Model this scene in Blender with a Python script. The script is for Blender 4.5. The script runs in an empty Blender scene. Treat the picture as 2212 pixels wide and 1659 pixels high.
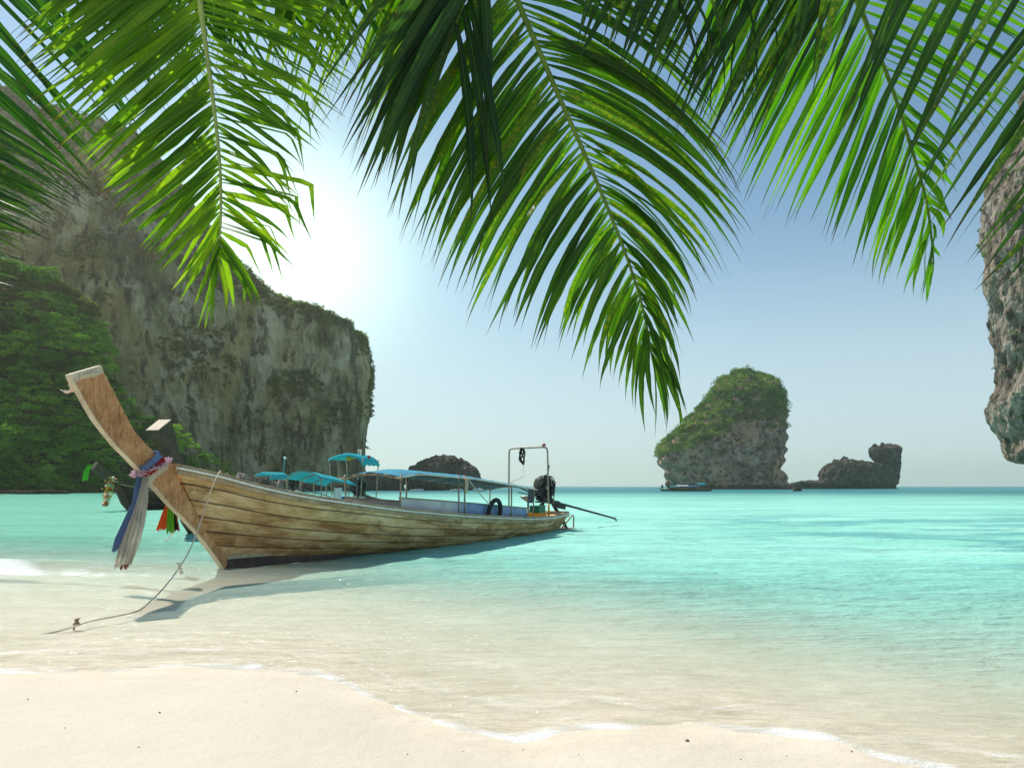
import bpy, math, random
import numpy as np
from mathutils import Vector, Matrix

random.seed(7)
rng = np.random.default_rng(11)
sc = bpy.context.scene
COL = sc.collection

# ---------------------------------------------------------------- camera, sky, sun, exposure
F, CXD, HZD, CAMH = 1555.3, 1106.0, 1049.2, 1.6      # focal length / centre / horizon measured on the 2212 px wide view
cam_d = bpy.data.cameras.new('camera')
cam = bpy.data.objects.new('camera', cam_d)
COL.objects.link(cam)
cam.location = (0, 0, CAMH)
cam.rotation_euler = (math.radians(90), 0, 0)
cam_d.sensor_width = 36
cam_d.lens = 36 * 720 / 1024
cam_d.shift_y = 102.2 / 1024
cam_d.clip_start = 0.05
cam_d.clip_end = 30000
sc.camera = cam

SUN = Vector((-0.57, 0.50, 1.0)).normalized()         # direction towards the sun
SUN_EL = math.asin(SUN.z)
world = bpy.data.worlds.new('World')
sc.world = world
world.use_nodes = True
wn, wl = world.node_tree.nodes, world.node_tree.links
wn.clear()
w_out = wn.new('ShaderNodeOutputWorld')
w_bg = wn.new('ShaderNodeBackground')
w_sky = wn.new('ShaderNodeTexSky')
w_sky.sky_type = 'NISHITA'
w_sky.sun_disc = False
w_sky.sun_elevation = SUN_EL
w_sky.sun_rotation = math.atan2(SUN.x, SUN.y)
w_sky.altitude = 0
w_sky.air_density = 1.25
w_sky.dust_density = 0.35
w_sky.ozone_density = 1.0
w_bg.inputs['Strength'].default_value = 0.092
# bright milky air low in the sky towards the sun's side
w_tc = wn.new('ShaderNodeTexCoord')
w_nrm = wn.new('ShaderNodeVectorMath'); w_nrm.operation = 'NORMALIZE'
wl.new(w_tc.outputs['Generated'], w_nrm.inputs[0])
def glow(direction, power, strength, colour):
    dp = wn.new('ShaderNodeVectorMath'); dp.operation = 'DOT_PRODUCT'
    dp.inputs[1].default_value = Vector(direction).normalized()
    wl.new(w_nrm.outputs[0], dp.inputs[0])
    mx = wn.new('ShaderNodeMath'); mx.operation = 'MAXIMUM'; mx.inputs[1].default_value = 0.0
    wl.new(dp.outputs['Value'], mx.inputs[0])
    pw = wn.new('ShaderNodeMath'); pw.operation = 'POWER'; pw.inputs[1].default_value = power
    wl.new(mx.outputs[0], pw.inputs[0])
    ml = wn.new('ShaderNodeMath'); ml.operation = 'MULTIPLY'; ml.inputs[1].default_value = strength
    wl.new(pw.outputs[0], ml.inputs[0])
    vm = wn.new('ShaderNodeVectorMath'); vm.operation = 'SCALE'
    vm.inputs[0].default_value = colour
    wl.new(ml.outputs[0], vm.inputs['Scale'])
    return vm.outputs[0]
GD = (-0.31, 1.0, 0.32)
w_tint = wn.new('ShaderNodeVectorMath'); w_tint.operation = 'MULTIPLY'
w_tint.inputs[1].default_value = (0.80, 0.96, 0.98)
acc = w_sky.outputs['Color']
for args in ((GD, 110, 9.0, (1.0, 0.93, 0.45)), (GD, 22, 1.7, (1.0, 0.97, 0.66)),):
    ad = wn.new('ShaderNodeVectorMath'); ad.operation = 'ADD'
    wl.new(acc, ad.inputs[0]); wl.new(glow(*args), ad.inputs[1]); acc = ad.outputs[0]
w_sep = wn.new('ShaderNodeSeparateXYZ'); wl.new(w_nrm.outputs[0], w_sep.inputs[0])
w_mr = wn.new('ShaderNodeMapRange'); w_mr.inputs[1].default_value = 0.0; w_mr.inputs[2].default_value = 0.42; w_mr.inputs[3].default_value = 1.0; w_mr.inputs[4].default_value = 0.0
w_mr.interpolation_type = 'SMOOTHERSTEP'
wl.new(w_sep.outputs[2], w_mr.inputs[0])
w_mx = wn.new('ShaderNodeMix'); w_mx.data_type = 'RGBA'
w_fm = wn.new('ShaderNodeMath'); w_fm.operation = 'MULTIPLY'; w_fm.inputs[1].default_value = 0.75
wl.new(acc, w_tint.inputs[0]); wl.new(w_mr.outputs[0], w_fm.inputs[0]); wl.new(w_fm.outputs[0], w_mx.inputs[0]); wl.new(w_tint.outputs[0], w_mx.inputs[6]); w_mx.inputs[7].default_value = (5.6, 6.9, 7.8, 1)
wl.new(w_mx.outputs[2], w_bg.inputs['Color'])
wl.new(w_bg.outputs[0], w_out.inputs[0])

sun_d = bpy.data.lights.new('sun', 'SUN')
sun_d.energy = 4.2
sun_d.angle = math.radians(0.5)
sun_d.color = (1.0, 0.965, 0.89)
sun = bpy.data.objects.new('sun', sun_d)
COL.objects.link(sun)
sun.rotation_euler = SUN.to_track_quat('Z', 'Y').to_euler()
sun.location = (-40, 40, 80)

sc.view_settings.view_transform = 'Standard'
sc.view_settings.look = 'None'
sc.view_settings.exposure = 0.35
sc.view_settings.gamma = 1
sc.render.engine = 'CYCLES'
sc.cycles.max_bounces = 8
sc.cycles.diffuse_bounces = 3
sc.cycles.transparent_max_bounces = 12
sc.cycles.volume_bounces = 1
sc.cycles.caustics_reflective = False
sc.cycles.caustics_refractive = False
sc.cycles.sample_clamp_indirect = 4
sc.cycles.use_denoising = True

# ---------------------------------------------------------------- helpers
def up(xd, yd, Y):
    """world point seen at (xd, yd) of the 2212 px wide view at distance Y"""
    return np.array(((xd - CXD) / F * Y, Y, CAMH + (HZD - yd) / F * Y))

def ip(x, pts):
    return np.interp(x, [p[0] for p in pts], [p[1] for p in pts])

_perm = np.random.default_rng(5).permutation(256)
_perm = np.concatenate([_perm, _perm, _perm])
_g = np.random.default_rng(6).normal(size=(256, 3)); _g /= np.linalg.norm(_g, axis=1)[:, None]
def noise3(p):
    p = np.asarray(p, float)
    i = np.floor(p).astype(int); f = p - i
    u = f * f * f * (f * (f * 6 - 15) + 10)
    i &= 255
    r = 0
    for dx in (0, 1):
        wx = u[..., 0] if dx else 1 - u[..., 0]
        for dy in (0, 1):
            wy = u[..., 1] if dy else 1 - u[..., 1]
            for dz in (0, 1):
                wz = u[..., 2] if dz else 1 - u[..., 2]
                h = _perm[_perm[_perm[(i[..., 0] + dx) & 255] + ((i[..., 1] + dy) & 255)] + ((i[..., 2] + dz) & 255)]
                g = _g[h]
                d = g[..., 0] * (f[..., 0] - dx) + g[..., 1] * (f[..., 1] - dy) + g[..., 2] * (f[..., 2] - dz)
                r = r + wx * wy * wz * d
    return r * 1.6
def fbm(p, octs=4, lac=2.03, gain=0.5):
    p = np.asarray(p, float); a = 1.0; r = 0; s = 0
    for k in range(octs):
        r = r + a * noise3(p + 17.3 * k); s += a; a *= gain; p = p * lac
    return r / s
def ridged(p, octs=4, gain=0.55):
    p = np.asarray(p, float); a = 1.0; r = 0; s = 0
    for k in range(octs):
        r = r + a * (1 - 2 * np.abs(noise3(p + 11.1 * k))); s += a; a *= gain; p = p * 2.1
    return r / s

def fast_mesh(name, V, Q, mat, parent=None, smooth=False, uv=None, attrs=None, tri=False):
    me = bpy.data.meshes.new(name)
    V = np.asarray(V, np.float32); Q = np.asarray(Q, np.int32)
    k = Q.shape[1]
    me.vertices.add(len(V)); me.vertices.foreach_set('co', V.ravel())
    me.loops.add(Q.size); me.loops.foreach_set('vertex_index', Q.ravel())
    me.polygons.add(len(Q)); me.polygons.foreach_set('loop_start', np.arange(0, Q.size, k, dtype=np.int32))
    if smooth: me.polygons.foreach_set('use_smooth', np.ones(len(Q), bool))
    if uv is not None:
        l = me.uv_layers.new(name='UVMap')
        l.data.foreach_set('uv', np.asarray(uv, np.float32)[Q.ravel()].ravel())
    if attrs:
        for an, av in attrs.items():
            a = me.attributes.new(an, 'FLOAT', 'POINT'); a.data.foreach_set('value', np.asarray(av, np.float32).ravel())
    me.update(calc_edges=True); me.validate()
    if mat: me.materials.append(mat)
    o = bpy.data.objects.new(name, me); COL.objects.link(o)
    if parent: o.parent = parent
    return o

def grid_faces(nr, nc, wrap=False):
    r = np.arange(nr - 1)[:, None]; cN = nc if wrap else nc - 1
    c = np.arange(cN)[None, :]
    a = r * nc + c; b = r * nc + (c + 1) % nc
    return np.stack([a, b, b + nc, a + nc], -1).reshape(-1, 4)

class MB:
    def __init__(s): s.v = []; s.f = []; s.uv = []
    def add(s, V, Fc, uv=None):
        o = len(s.v); s.v += [tuple(map(float, p)) for p in V]; s.f += [tuple(i + o for i in q) for q in Fc]
        s.uv += [tuple(t) for t in uv] if uv is not None else [(p[0], p[2]) for p in V]
        return s
    def box(s, c, size, rot=None, taper=1.0):
        hx, hy, hz = [d / 2 for d in size]; V = []
        for z in (-1, 1):
            t = taper if z > 0 else 1
            for x, y in ((-1, -1), (1, -1), (1, 1), (-1, 1)): V.append(Vector((x * hx * t, y * hy * t, z * hz)))
        if rot: V = [rot @ v for v in V]
        c = Vector(c); V = [v + c for v in V]
        return s.add(V, [(0, 3, 2, 1), (4, 5, 6, 7), (0, 1, 5, 4), (1, 2, 6, 5), (2, 3, 7, 6), (3, 0, 4, 7)])
    def tube(s, pts, r, n=8, cap=True, flat=1.0):
        pts = [Vector(p) for p in pts]; m = len(pts)
        rs = r if isinstance(r, (list, tuple)) else [r] * m
        V = []; up_ = Vector((0, 0, 1)); side = None; uv = []; L = 0
        for i, p in enumerate(pts):
            t = (pts[min(i + 1, m - 1)] - pts[max(i - 1, 0)]).normalized()
            if i: L += (p - pts[i - 1]).length
            if side is None:
                side = t.cross(up_)
                if side.length < 1e-3: side = t.cross(Vector((0, 1, 0)))
            side = (side - t * side.dot(t)).normalized(); b = t.cross(side)
            for k in range(n):
                a = 2 * math.pi * k / n
                V.append(p + (side * math.cos(a) + b * math.sin(a) * flat) * rs[i]); uv.append((L, k / n))
        Fc = [tuple((i * n + k, i * n + (k + 1) % n, (i + 1) * n + (k + 1) % n, (i + 1) * n + k)) for i in range(m - 1) for k in range(n)]
        if cap: Fc += [tuple(range(n))[::-1], tuple((m - 1) * n + k for k in range(n))]
        return s.add(V, Fc, uv)
    def lathe(s, prof, c, axis='z', n=20, rot=None):
        V = []
        for r, h in prof:
            for k in range(n):
                a = 2 * math.pi * k / n; x, y = r * math.cos(a), r * math.sin(a)
                V.append(Vector((x, y, h)) if axis == 'z' else (Vector((h, x, y)) if axis == 'x' else Vector((x, h, y))))
        if rot: V = [rot @ v for v in V]
        V = [v + Vector(c) for v in V]; m = len(prof)
        Fc = [(i * n + k, i * n + (k + 1) % n, (i + 1) * n + (k + 1) % n, (i + 1) * n + k) for i in range(m - 1) for k in range(n)]
        Fc += [tuple(range(n))[::-1], tuple((m - 1) * n + k for k in range(n))]
        return s.add(V, Fc)
    def torus(s, c, R, r, axis='y', n=28, m=10, jit=0):
        V = []
        for i in range(n):
            a = 2 * math.pi * i / n
            for k in range(m):
                b = 2 * math.pi * k / m; q = R + r * math.cos(b) + random.uniform(-jit, jit); w = r * math.sin(b)
                x, z = q * math.cos(a), q * math.sin(a)
                V.append(Vector((x, w, z) if axis == 'y' else ((x, z, w) if axis == 'z' else (w, x, z))) + Vector(c))
        Fc = [(i * m + k, ((i + 1) % n) * m + k, ((i + 1) % n) * m + (k + 1) % m, i * m + (k + 1) % m) for i in range(n) for k in range(m)]
        return s.add(V, Fc)
    def prism(s, poly, y0, y1):
        """poly of (x, z) extruded from y0 to y1"""
        n = len(poly); V = [(x, y0, z) for x, z in poly] + [(x, y1, z) for x, z in poly]
        Fc = [tuple(range(n)), tuple(range(2 * n - 1, n - 1, -1))] + [(i, i + n, (i + 1) % n + n, (i + 1) % n) for i in range(n)]
        return s.add(V, Fc)
    def sheet(s, P, nr, nc, uv=None):
        return s.add(P, [tuple(q) for q in grid_faces(nr, nc).tolist()], uv)
    def build(s, name, mat, parent=None, smooth=False, bevel=0, solid=0, xf=None):
        me = bpy.data.meshes.new(name); V = s.v
        if xf: V = [tuple(xf @ Vector(v)) for v in V]
        me.from_pydata(V, [], s.f)
        l = me.uv_layers.new(name='UVMap')
        idx = np.empty(len(me.loops), np.int32); me.loops.foreach_get('vertex_index', idx)
        l.data.foreach_set('uv', np.asarray(s.uv, np.float32)[idx].ravel())
        if smooth: me.polygons.foreach_set('use_smooth', np.ones(len(me.polygons), bool))
        me.materials.append(mat); me.update()
        o = bpy.data.objects.new(name, me); COL.objects.link(o)
        if parent: o.parent = parent
        if solid:
            m = o.modifiers.new('s', 'SOLIDIFY'); m.thickness = solid; m.offset = 0
        if bevel:
            m = o.modifiers.new('b', 'BEVEL'); m.width = bevel; m.segments = 2; m.limit_method = 'ANGLE'
        return o

def tag(o, label=None, cat=None, group=None, kind=None):
    if label: o['label'] = label
    if cat: o['category'] = cat
    if group: o['group'] = group
    if kind: o['kind'] = kind
    return o
def empty(name, loc, rz=0):
    o = bpy.data.objects.new(name, None); COL.objects.link(o); o.location = loc; o.rotation_euler = (0, 0, rz)
    o.empty_display_size = 0.3
    return o
def copy_tree(o, parent=None):
    c = o.copy(); COL.objects.link(c)
    if parent: c.parent = parent
    for ch in [x for x in bpy.data.objects if x.parent == o]: copy_tree(ch, c)
    return c

# ---- materials
class NT:
    def __init__(s, name):
        s.m = bpy.data.materials.new(name); s.m.use_nodes = True
        s.t = s.m.node_tree; s.n = s.t.nodes; s.l = s.t.links; s.n.clear()
        s.out = s.n.new('ShaderNodeOutputMaterial')
    def new(s, ty, **kw):
        n = s.n.new('ShaderNode' + ty)
        for k, v in kw.items():
            if k.startswith('i_'):
                key = k[2:].replace('_', ' ')
                n.inputs[int(key) if key.isdigit() else key].default_value = v
            else: setattr(n, k, v)
        return n
    def link(s, a, b): s.l.new(a, b); return s
    def coords(s, scale=(1, 1, 1), kind='Object', rot=(0, 0, 0), loc=(0, 0, 0)):
        tc = s.new('TexCoord'); mp = s.new('Mapping')
        mp.inputs['Scale'].default_value = scale; mp.inputs['Rotation'].default_value = rot; mp.inputs['Location'].default_value = loc
        s.link(tc.outputs[kind], mp.inputs[0]); return mp.outputs[0]
    def noise(s, vec, scale, detail=5, rough=0.55, dist=0.0):
        n = s.new('TexNoise'); n.inputs['Scale'].default_value = scale; n.inputs['Detail'].default_value = detail
        n.inputs['Roughness'].default_value = rough; n.inputs['Distortion'].default_value = dist
        if vec is not None: s.link(vec, n.inputs['Vector'])
        return n.outputs['Fac']
    def ramp(s, fac, stops):
        r = s.new('ValToRGB'); e = r.color_ramp.elements
        while len(e) < len(stops): e.new(0.5)
        for k, (p, c) in enumerate(stops):
            e[k].position = p; e[k].color = (c, c, c, 1) if isinstance(c, (int, float)) else (*c, 1)
        s.link(fac, r.inputs[0]); return r.outputs[0]
    def math(s, op, a, b=None, clamp=False):
        n = s.new('Math', operation=op, use_clamp=clamp)
        for k, x in enumerate((a, b)):
            if x is None: continue
            if isinstance(x, (int, float)): n.inputs[k].default_value = x
            else: s.link(x, n.inputs[k])
        return n.outputs[0]
    def mix(s, fac, a, b, mode='MIX'):
        n = s.new('Mix', data_type='RGBA', blend_type=mode)
        for x, k in ((fac, 0), (a, 6), (b, 7)):
            if isinstance(x, (int, float)): n.inputs[k].default_value = x if k == 0 else (x, x, x, 1)
            elif isinstance(x, tuple): n.inputs[k].default_value = (*x, 1)
            else: s.link(x, n.inputs[k])
        return n.outputs[2]
    def bump(s, h, strength=0.5, dist=0.05, normal=None):
        n = s.new('Bump'); n.inputs['Strength'].default_value = strength; n.inputs['Distance'].default_value = dist
        s.link(h, n.inputs['Height'])
        if normal is not None: s.link(normal, n.inputs['Normal'])
        return n.outputs[0]
    def attr(s, name, out='Fac'):
        a = s.new('Attribute'); a.attribute_name = name; return a.outputs[out]
    def principled(s, col, rough=0.6, normal=None, metal=0.0, spec=0.5, **kw):
        p = s.new('BsdfPrincipled')
        for k, x in (('Base Color', col), ('Roughness', rough)):
            if isinstance(x, tuple): p.inputs[k].default_value = (*x, 1)
            elif isinstance(x, (int, float)): p.inputs[k].default_value = x
            else: s.link(x, p.inputs[k])
        p.inputs['Metallic'].default_value = metal
        p.inputs['Specular IOR Level'].default_value = spec
        if normal is not None: s.link(normal, p.inputs['Normal'])
        return p.outputs[0]
    def done(s, sh): s.link(sh, s.out.inputs['Surface']); return s.m

def simple(name, col, rough=0.6, metal=0.0, var=0.25, scale=6, bump=0.2, spec=0.4):
    t = NT(name); v = t.coords()
    n = t.noise(v, scale, 6, 0.65)
    dark = tuple(c * (1 - var) for c in col); lite = tuple(min(1, c * (1 + var)) for c in col)
    c = t.ramp(n, [(0.3, dark), (0.7, lite)])
    return t.done(t.principled(c, rough, t.bump(t.noise(v, scale * 5, 4), bump, 0.01), metal, spec))

def cloth(name, col, trans=0.35, rough=0.85):
    t = NT(name); v = t.coords()
    c = t.ramp(t.noise(v, 3, 5), [(0.3, tuple(x * 0.75 for x in col)), (0.7, col)])
    d = t.new('BsdfDiffuse'); tr = t.new('BsdfTranslucent')
    t.link(c, d.inputs[0]); t.link(c, tr.inputs[0])
    b = t.bump(t.noise(v, 14, 3), 0.3, 0.02); t.link(b, d.inputs['Normal'])
    m = t.new('MixShader'); m.inputs[0].default_value = trans
    t.link(d.outputs[0], m.inputs[1]); t.link(tr.outputs[0], m.inputs[2])
    return t.done(m.outputs[0])

def leaf_mat(name, c1, c2, c3, trans=0.45, scale=0.12, fine=1.5):
    t = NT(name); v = t.coords(kind='Generated' if scale is None else 'Object')
    geo = t.new('NewGeometry'); info = t.new('ObjectInfo')
    n = t.noise(geo.outputs['Position'], scale, 5, 0.65)
    n2 = t.noise(geo.outputs['Position'], fine, 3, 0.6)
    f = t.math('ADD', t.math('MULTIPLY', n, 0.6), t.math('MULTIPLY', n2, 0.4))
    f = t.math('ADD', f, t.math('MULTIPLY', t.math('SUBTRACT', info.outputs['Random'], 0.5), 0.22))
    c = t.ramp(f, [(0.38, c1), (0.5, c2), (0.62, c3)])
    d = t.new('BsdfDiffuse'); tr = t.new('BsdfTranslucent')
    t.link(c, d.inputs[0])
    ct = t.mix(0.5, c, t.mix(1.0, c, (1.6, 2.0, 0.5), 'MULTIPLY')); t.link(ct, tr.inputs[0])
    m = t.new('MixShader'); m.inputs[0].default_value = trans
    t.link(d.outputs[0], m.inputs[1]); t.link(tr.outputs[0], m.inputs[2])
    return t.done(m.outputs[0])

def rock_mat(name, cols, streak=0.18, sc_=0.12, ochre=0.35, wet=True, lo=(0.03, 0.028, 0.026)):
    """cols: dark, mid, light, ochre"""
    t = NT(name); geo = t.new('NewGeometry'); P = geo.outputs['Position']
    mp = t.new('Mapping'); mp.inputs['Scale'].default_value = (1, 1, streak); t.link(P, mp.inputs[0]); S = mp.outputs[0]
    a = t.noise(S, sc_, 8, 0.68, 0.4); b = t.noise(P, sc_ * 4, 8, 0.7); c = t.noise(S, sc_ * 3.1, 6, 0.7, 0.6)
    f = t.math('ADD', t.math('MULTIPLY', a, 0.5), t.math('ADD', t.math('MULTIPLY', b, 0.2), t.math('MULTIPLY', c, 0.3)))
    col = t.ramp(f, [(0.42, cols[0]), (0.48, cols[1]), (0.55, cols[2]), (0.64, tuple(min(1, x * 1.25) for x in cols[2]))])
    oc = t.ramp(t.noise(S, sc_ * 0.8, 6, 0.6, 0.8), [(0.50, 0.0), (0.58, 1.0)])
    col = t.mix(t.math('MULTIPLY', oc, ochre), col, cols[3])
    col = t.mix(t.ramp(t.noise(S, sc_ * 6, 5, 0.6), [(0.38, 0.85), (0.49, 0.0)]), col, tuple(x * 0.45 for x in cols[0]))
    if wet:
        sp = t.new('SeparateXYZ'); t.link(P, sp.inputs[0])
        z = t.math('ADD', sp.outputs[2], t.math('MULTIPLY', t.noise(P, 0.4, 4), 4.0))
        mr = t.new('MapRange'); t.link(z, mr.inputs[0])
        mr.inputs[1].default_value = 3.0; mr.inputs[2].default_value = 5.0; mr.inputs[3].default_value = 0.85; mr.inputs[4].default_value = 0.0
        col = t.mix(mr.outputs[0], col, lo)
    h = t.math('ADD', t.noise(P, sc_ * 9, 8, 0.7), t.noise(S, sc_ * 5, 8, 0.7))
    return t.done(t.principled(col, 0.9, t.bump(h, 1.0, 1.8), spec=0.2))

# ---------------------------------------------------------------- ground and sea levels
k = 2212 / 2958
SHORE_PX = [(-1500, 1970), (-700, 1950), (0, 1941), (300, 1947), (520, 1922), (700, 1918), (800, 1929), (956, 1944), (1010, 1975), (1122, 2037), (1210, 2076),
            (1288, 2092), (1483, 2134), (1560, 2125), (1639, 2103), (1824, 2100), (2020, 2088), (2150, 2105), (2400, 2129), (2556, 2183), (2702, 2212), (3000, 2270), (3600, 2320), (4600, 2360)]
def _gp(x, y):
    p = (x * k, y * k); Y = CAMH * F / (p[1] - HZD); return ((p[0] - CXD) / F * Y, Y)
_sh = sorted(_gp(*p) for p in SHORE_PX)
_sx = np.array([-400, -40] + [p[0] for p in _sh] + [40, 400]); _sy = np.array([40, 9] + [p[1] for p in _sh] + [1.0, -30])
_o = np.argsort(_sx); _sx, _sy = _sx[_o], _sy[_o]
def shoreY(x): return np.interp(x, _sx, _sy)
TURQ = [(-800, 1200), (0, 1218), (300, 1238), (600, 1258), (1000, 1300), (1400, 1345), (1800, 1405), (2212, 1470), (3200, 1560)]
_tq = sorted(((x - CXD) / F * (CAMH * F / (y - HZD)), CAMH * F / (y - HZD)) for x, y in TURQ)
def turqY(x): return np.interp(x, [-400, *[p[0] for p in _tq], 400], [60, *[p[1] for p in _tq], 0.5])
def depth(x, y):
    s = shoreY(x); q = np.maximum(turqY(x) - s, 2.0)
    d = y - s; r = d / q
    near = 0.17 * r
    far = 0.17 + 0.055 * (d - q) + 0.0000 * d
    dd = np.where(r < 1, near, far)
    dd = np.where(d < 0, 0.045 * d, dd)
    return np.minimum(dd, 3.0 + np.clip((y - 60) * 0.02, 0, 6))

def yrows(y0, y1, d0, ratio):
    r = [y0]; d = d0
    while r[-1] < y1: r.append(r[-1] + d); d *= ratio
    return np.array(r)

def sheet_xy(ys, ns, near):
    s = np.linspace(-1, 1, ns); s = np.sign(s) * np.abs(s) ** 1.15
    W = 1.35 * (np.maximum(ys, 0) + near)
    return s[None, :] * W[:, None], np.repeat(ys[:, None], ns, 1)

# beach and seabed, one sheet from behind the camera to far out
ysg = np.concatenate([np.linspace(-30, 3.4, 34), yrows(3.5, 4500, 0.04, 1.022)])
X, Yg = sheet_xy(ysg, 420, 8)
D = depth(X, Yg)
Z = -D
P3 = np.stack([X, Yg, np.zeros_like(X)], -1)
Z += 0.012 * fbm(P3 * 0.9, 3) * np.clip((30 - Yg) / 20, 0, 1) + 0.004 * fbm(P3 * np.array((3.0, 7.0, 1)), 3) * np.clip((16 - Yg) / 10, 0, 1)
t = NT('sand'); geo = t.new('NewGeometry'); P = geo.outputs['Position']
dattr = t.attr('depth')
n1 = t.noise(P, 0.7, 6, 0.6); n2 = t.noise(P, 260, 3, 0.7); n3 = t.noise(P, 30, 5, 0.6)
dry = t.ramp(n1, [(0.3, (0.62, 0.545, 0.42)), (0.7, (0.69, 0.615, 0.485))])
wet_ = t.ramp(n1, [(0.3, (0.68, 0.575, 0.425)), (0.7, (0.78, 0.68, 0.53))])
wm = t.new('Mapping'); wm.inputs['Scale'].default_value = (0.9, 3.2, 1); wm.inputs['Rotation'].default_value = (0, 0, 0.25); t.link(P, wm.inputs[0])
wet_ = t.mix(t.ramp(t.noise(wm.outputs[0], 1.0, 9, 0.75, 1.0), [(0.48, 0.0), (0.62, 0.32)]), wet_, (0.47, 0.375, 0.26))
wet_ = t.mix(t.ramp(t.noise(wm.outputs[0], 2.3, 9, 0.75, 1.4), [(0.52, 0.0), (0.64, 0.6)]), wet_, (0.82, 0.76, 0.64))
wf = t.new('MapRange'); t.link(t.math('ADD', dattr, t.math('MULTIPLY', t.math('SUBTRACT', n1, 0.5), 0.05)), wf.inputs[0])
wf.inputs[1].default_value = -0.035; wf.inputs[2].default_value = 0.01
c = t.mix(wf.outputs[0], dry, wet_)
c = t.mix(0.22, c, t.ramp(n2, [(0.3, 0.25), (0.7, 1.0)]), 'MULTIPLY')
c = t.mix(t.ramp(t.noise(P, 90, 2, 0.5), [(0.70, 0.0), (0.76, 0.5)]), c, (0.28, 0.22, 0.16))
h = t.math('ADD', t.math('MULTIPLY', n2, 0.25), t.math('ADD', n3, t.math('MULTIPLY', t.noise(P, 6, 4), 2.0)))
sand = t.done(t.principled(c, 0.75, t.bump(h, 0.55, 0.012), spec=0.25))
g = fast_mesh('beach_sand', np.stack([X, Yg, Z], -1).reshape(-1, 3), grid_faces(*X.shape), sand, smooth=True, attrs={'depth': D})
tag(g, kind='structure')

# sea water
ysw = yrows(3.6, 4500, 0.03, 1.0165)
X, Yw = sheet_xy(ysw, 560, 5)
D = depth(X, Yw)
P3 = np.stack([X, Yw, np.zeros_like(X)], -1)
wamp = np.clip(D / 0.3, 0.05, 1) * np.clip((90 - Yw) / 60, 0, 1)
wv = 0.035 * ridged(P3 * np.array((0.28, 0.75, 1)) + 3, 3) + 0.014 * fbm(P3 * np.array((1.5, 2.8, 1)), 3)
Z = wv * wamp + 0.004 * fbm(P3 * np.array((3., 6., 1)), 2) * np.clip((20 - Yw) / 10, 0, 1)
sw = 0.035 * np.exp(-((D - 0.035 - 0.02 * fbm(P3 * 0.6, 2)) / 0.02) ** 2) * 0.4
Z += np.where(D > -0.01, sw, 0)
# the small breaker on the left
br_x, br_y = (0 - CXD) / F * 14.2, 13.9
line = br_y + 0.18 * (X - br_x) * -1 + 0.35 * fbm(P3 * 0.5 + 7, 2)
dy = (Yw - line)
along = np.clip((br_x + 8.2 - X) / 7.0, 0, 1) * np.clip((X - br_x + 14) / 6, 0, 1)
Z += 0.20 * along * np.exp(-(dy / np.where(dy > 0, 0.75, 0.28)) ** 2)
breaker = (np.clip((br_x + 1.7 - X) / 1.6, 0, 1) * np.exp(-((dy + 0.25) / 0.32) ** 2) * 1.1 + 0.75 * along * np.exp(-((dy + 0.5) / 0.22) ** 2) + 0.35 * np.clip((br_x + 9 - X) / 5, 0, 1) * np.exp(-((dy + 1.5 + 0.3 * np.sin(X)) / 0.12) ** 2)) * (0.8 + 0.9 * fbm(P3 * 1.8, 4))
en = fbm(P3 * 1.3 + 3, 3)
edge = np.exp(-(np.maximum(D, 0) / np.clip(0.0045 + 0.0055 * en, 0.0018, 0.01)) ** 2) * (0.50 + 0.75 * fbm(P3 * 2.5, 3)) + 0.30 * np.exp(-((D - 0.022 - 0.012 * en) / 0.006) ** 2)
body = 1 - np.exp(-4.2 * np.clip(D, 0, 20) ** 1.4)
t = NT('sea_water'); geo = t.new('NewGeometry'); P = geo.outputs['Position']
def mp(scale, rz=0.0):
    m = t.new('Mapping'); m.inputs['Scale'].default_value = scale; m.inputs['Rotation'].default_value = (0, 0, rz); t.link(P, m.inputs[0]); return m.outputs[0]
dist = t.attr('dist'); bd = t.attr('body'); fm = t.attr('foam')
big = t.noise(mp((0.05, 0.16, 1)), 1.0, 4, 0.6, 0.5)
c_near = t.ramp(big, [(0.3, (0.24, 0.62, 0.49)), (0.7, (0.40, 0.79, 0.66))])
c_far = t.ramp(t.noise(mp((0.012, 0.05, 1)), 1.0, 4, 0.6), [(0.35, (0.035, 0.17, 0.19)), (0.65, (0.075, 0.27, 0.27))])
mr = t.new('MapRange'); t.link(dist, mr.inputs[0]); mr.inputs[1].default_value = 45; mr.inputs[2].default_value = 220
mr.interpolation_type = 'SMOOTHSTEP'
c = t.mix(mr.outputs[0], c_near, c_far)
# dark sea-grass patches off to the right, greener water on the left
sx_ = t.new('SeparateXYZ'); t.link(P, sx_.inputs[0])
ra = t.math('DIVIDE', sx_.outputs[0], t.math('MAXIMUM', sx_.outputs[1], 1.0))
pr = t.new('MapRange'); t.link(sx_.outputs[0], pr.inputs[0]); pr.inputs[1].default_value = 5.0; pr.inputs[2].default_value = 10
pd = t.new('MapRange'); t.link(sx_.outputs[1], pd.inputs[0]); pd.inputs[1].default_value = 10; pd.inputs[2].default_value = 15
pt = t.ramp(t.noise(mp((0.16, 0.38, 1)), 1.0, 6, 0.65, 0.6), [(0.46, 0.0), (0.55, 1.0)])
pfar = t.new('MapRange'); t.link(sx_.outputs[1], pfar.inputs[0]); pfar.inputs[1].default_value = 32; pfar.inputs[2].default_value = 48; pfar.inputs[3].default_value = 1; pfar.inputs[4].default_value = 0
pf = t.math('MULTIPLY', t.math('MULTIPLY', t.math('MULTIPLY', pr.outputs[0], pd.outputs[0]), pt), t.math('MULTIPLY', pfar.outputs[0], 0.55))
c = t.mix(pf, c, (0.05, 0.27, 0.32))
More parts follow.
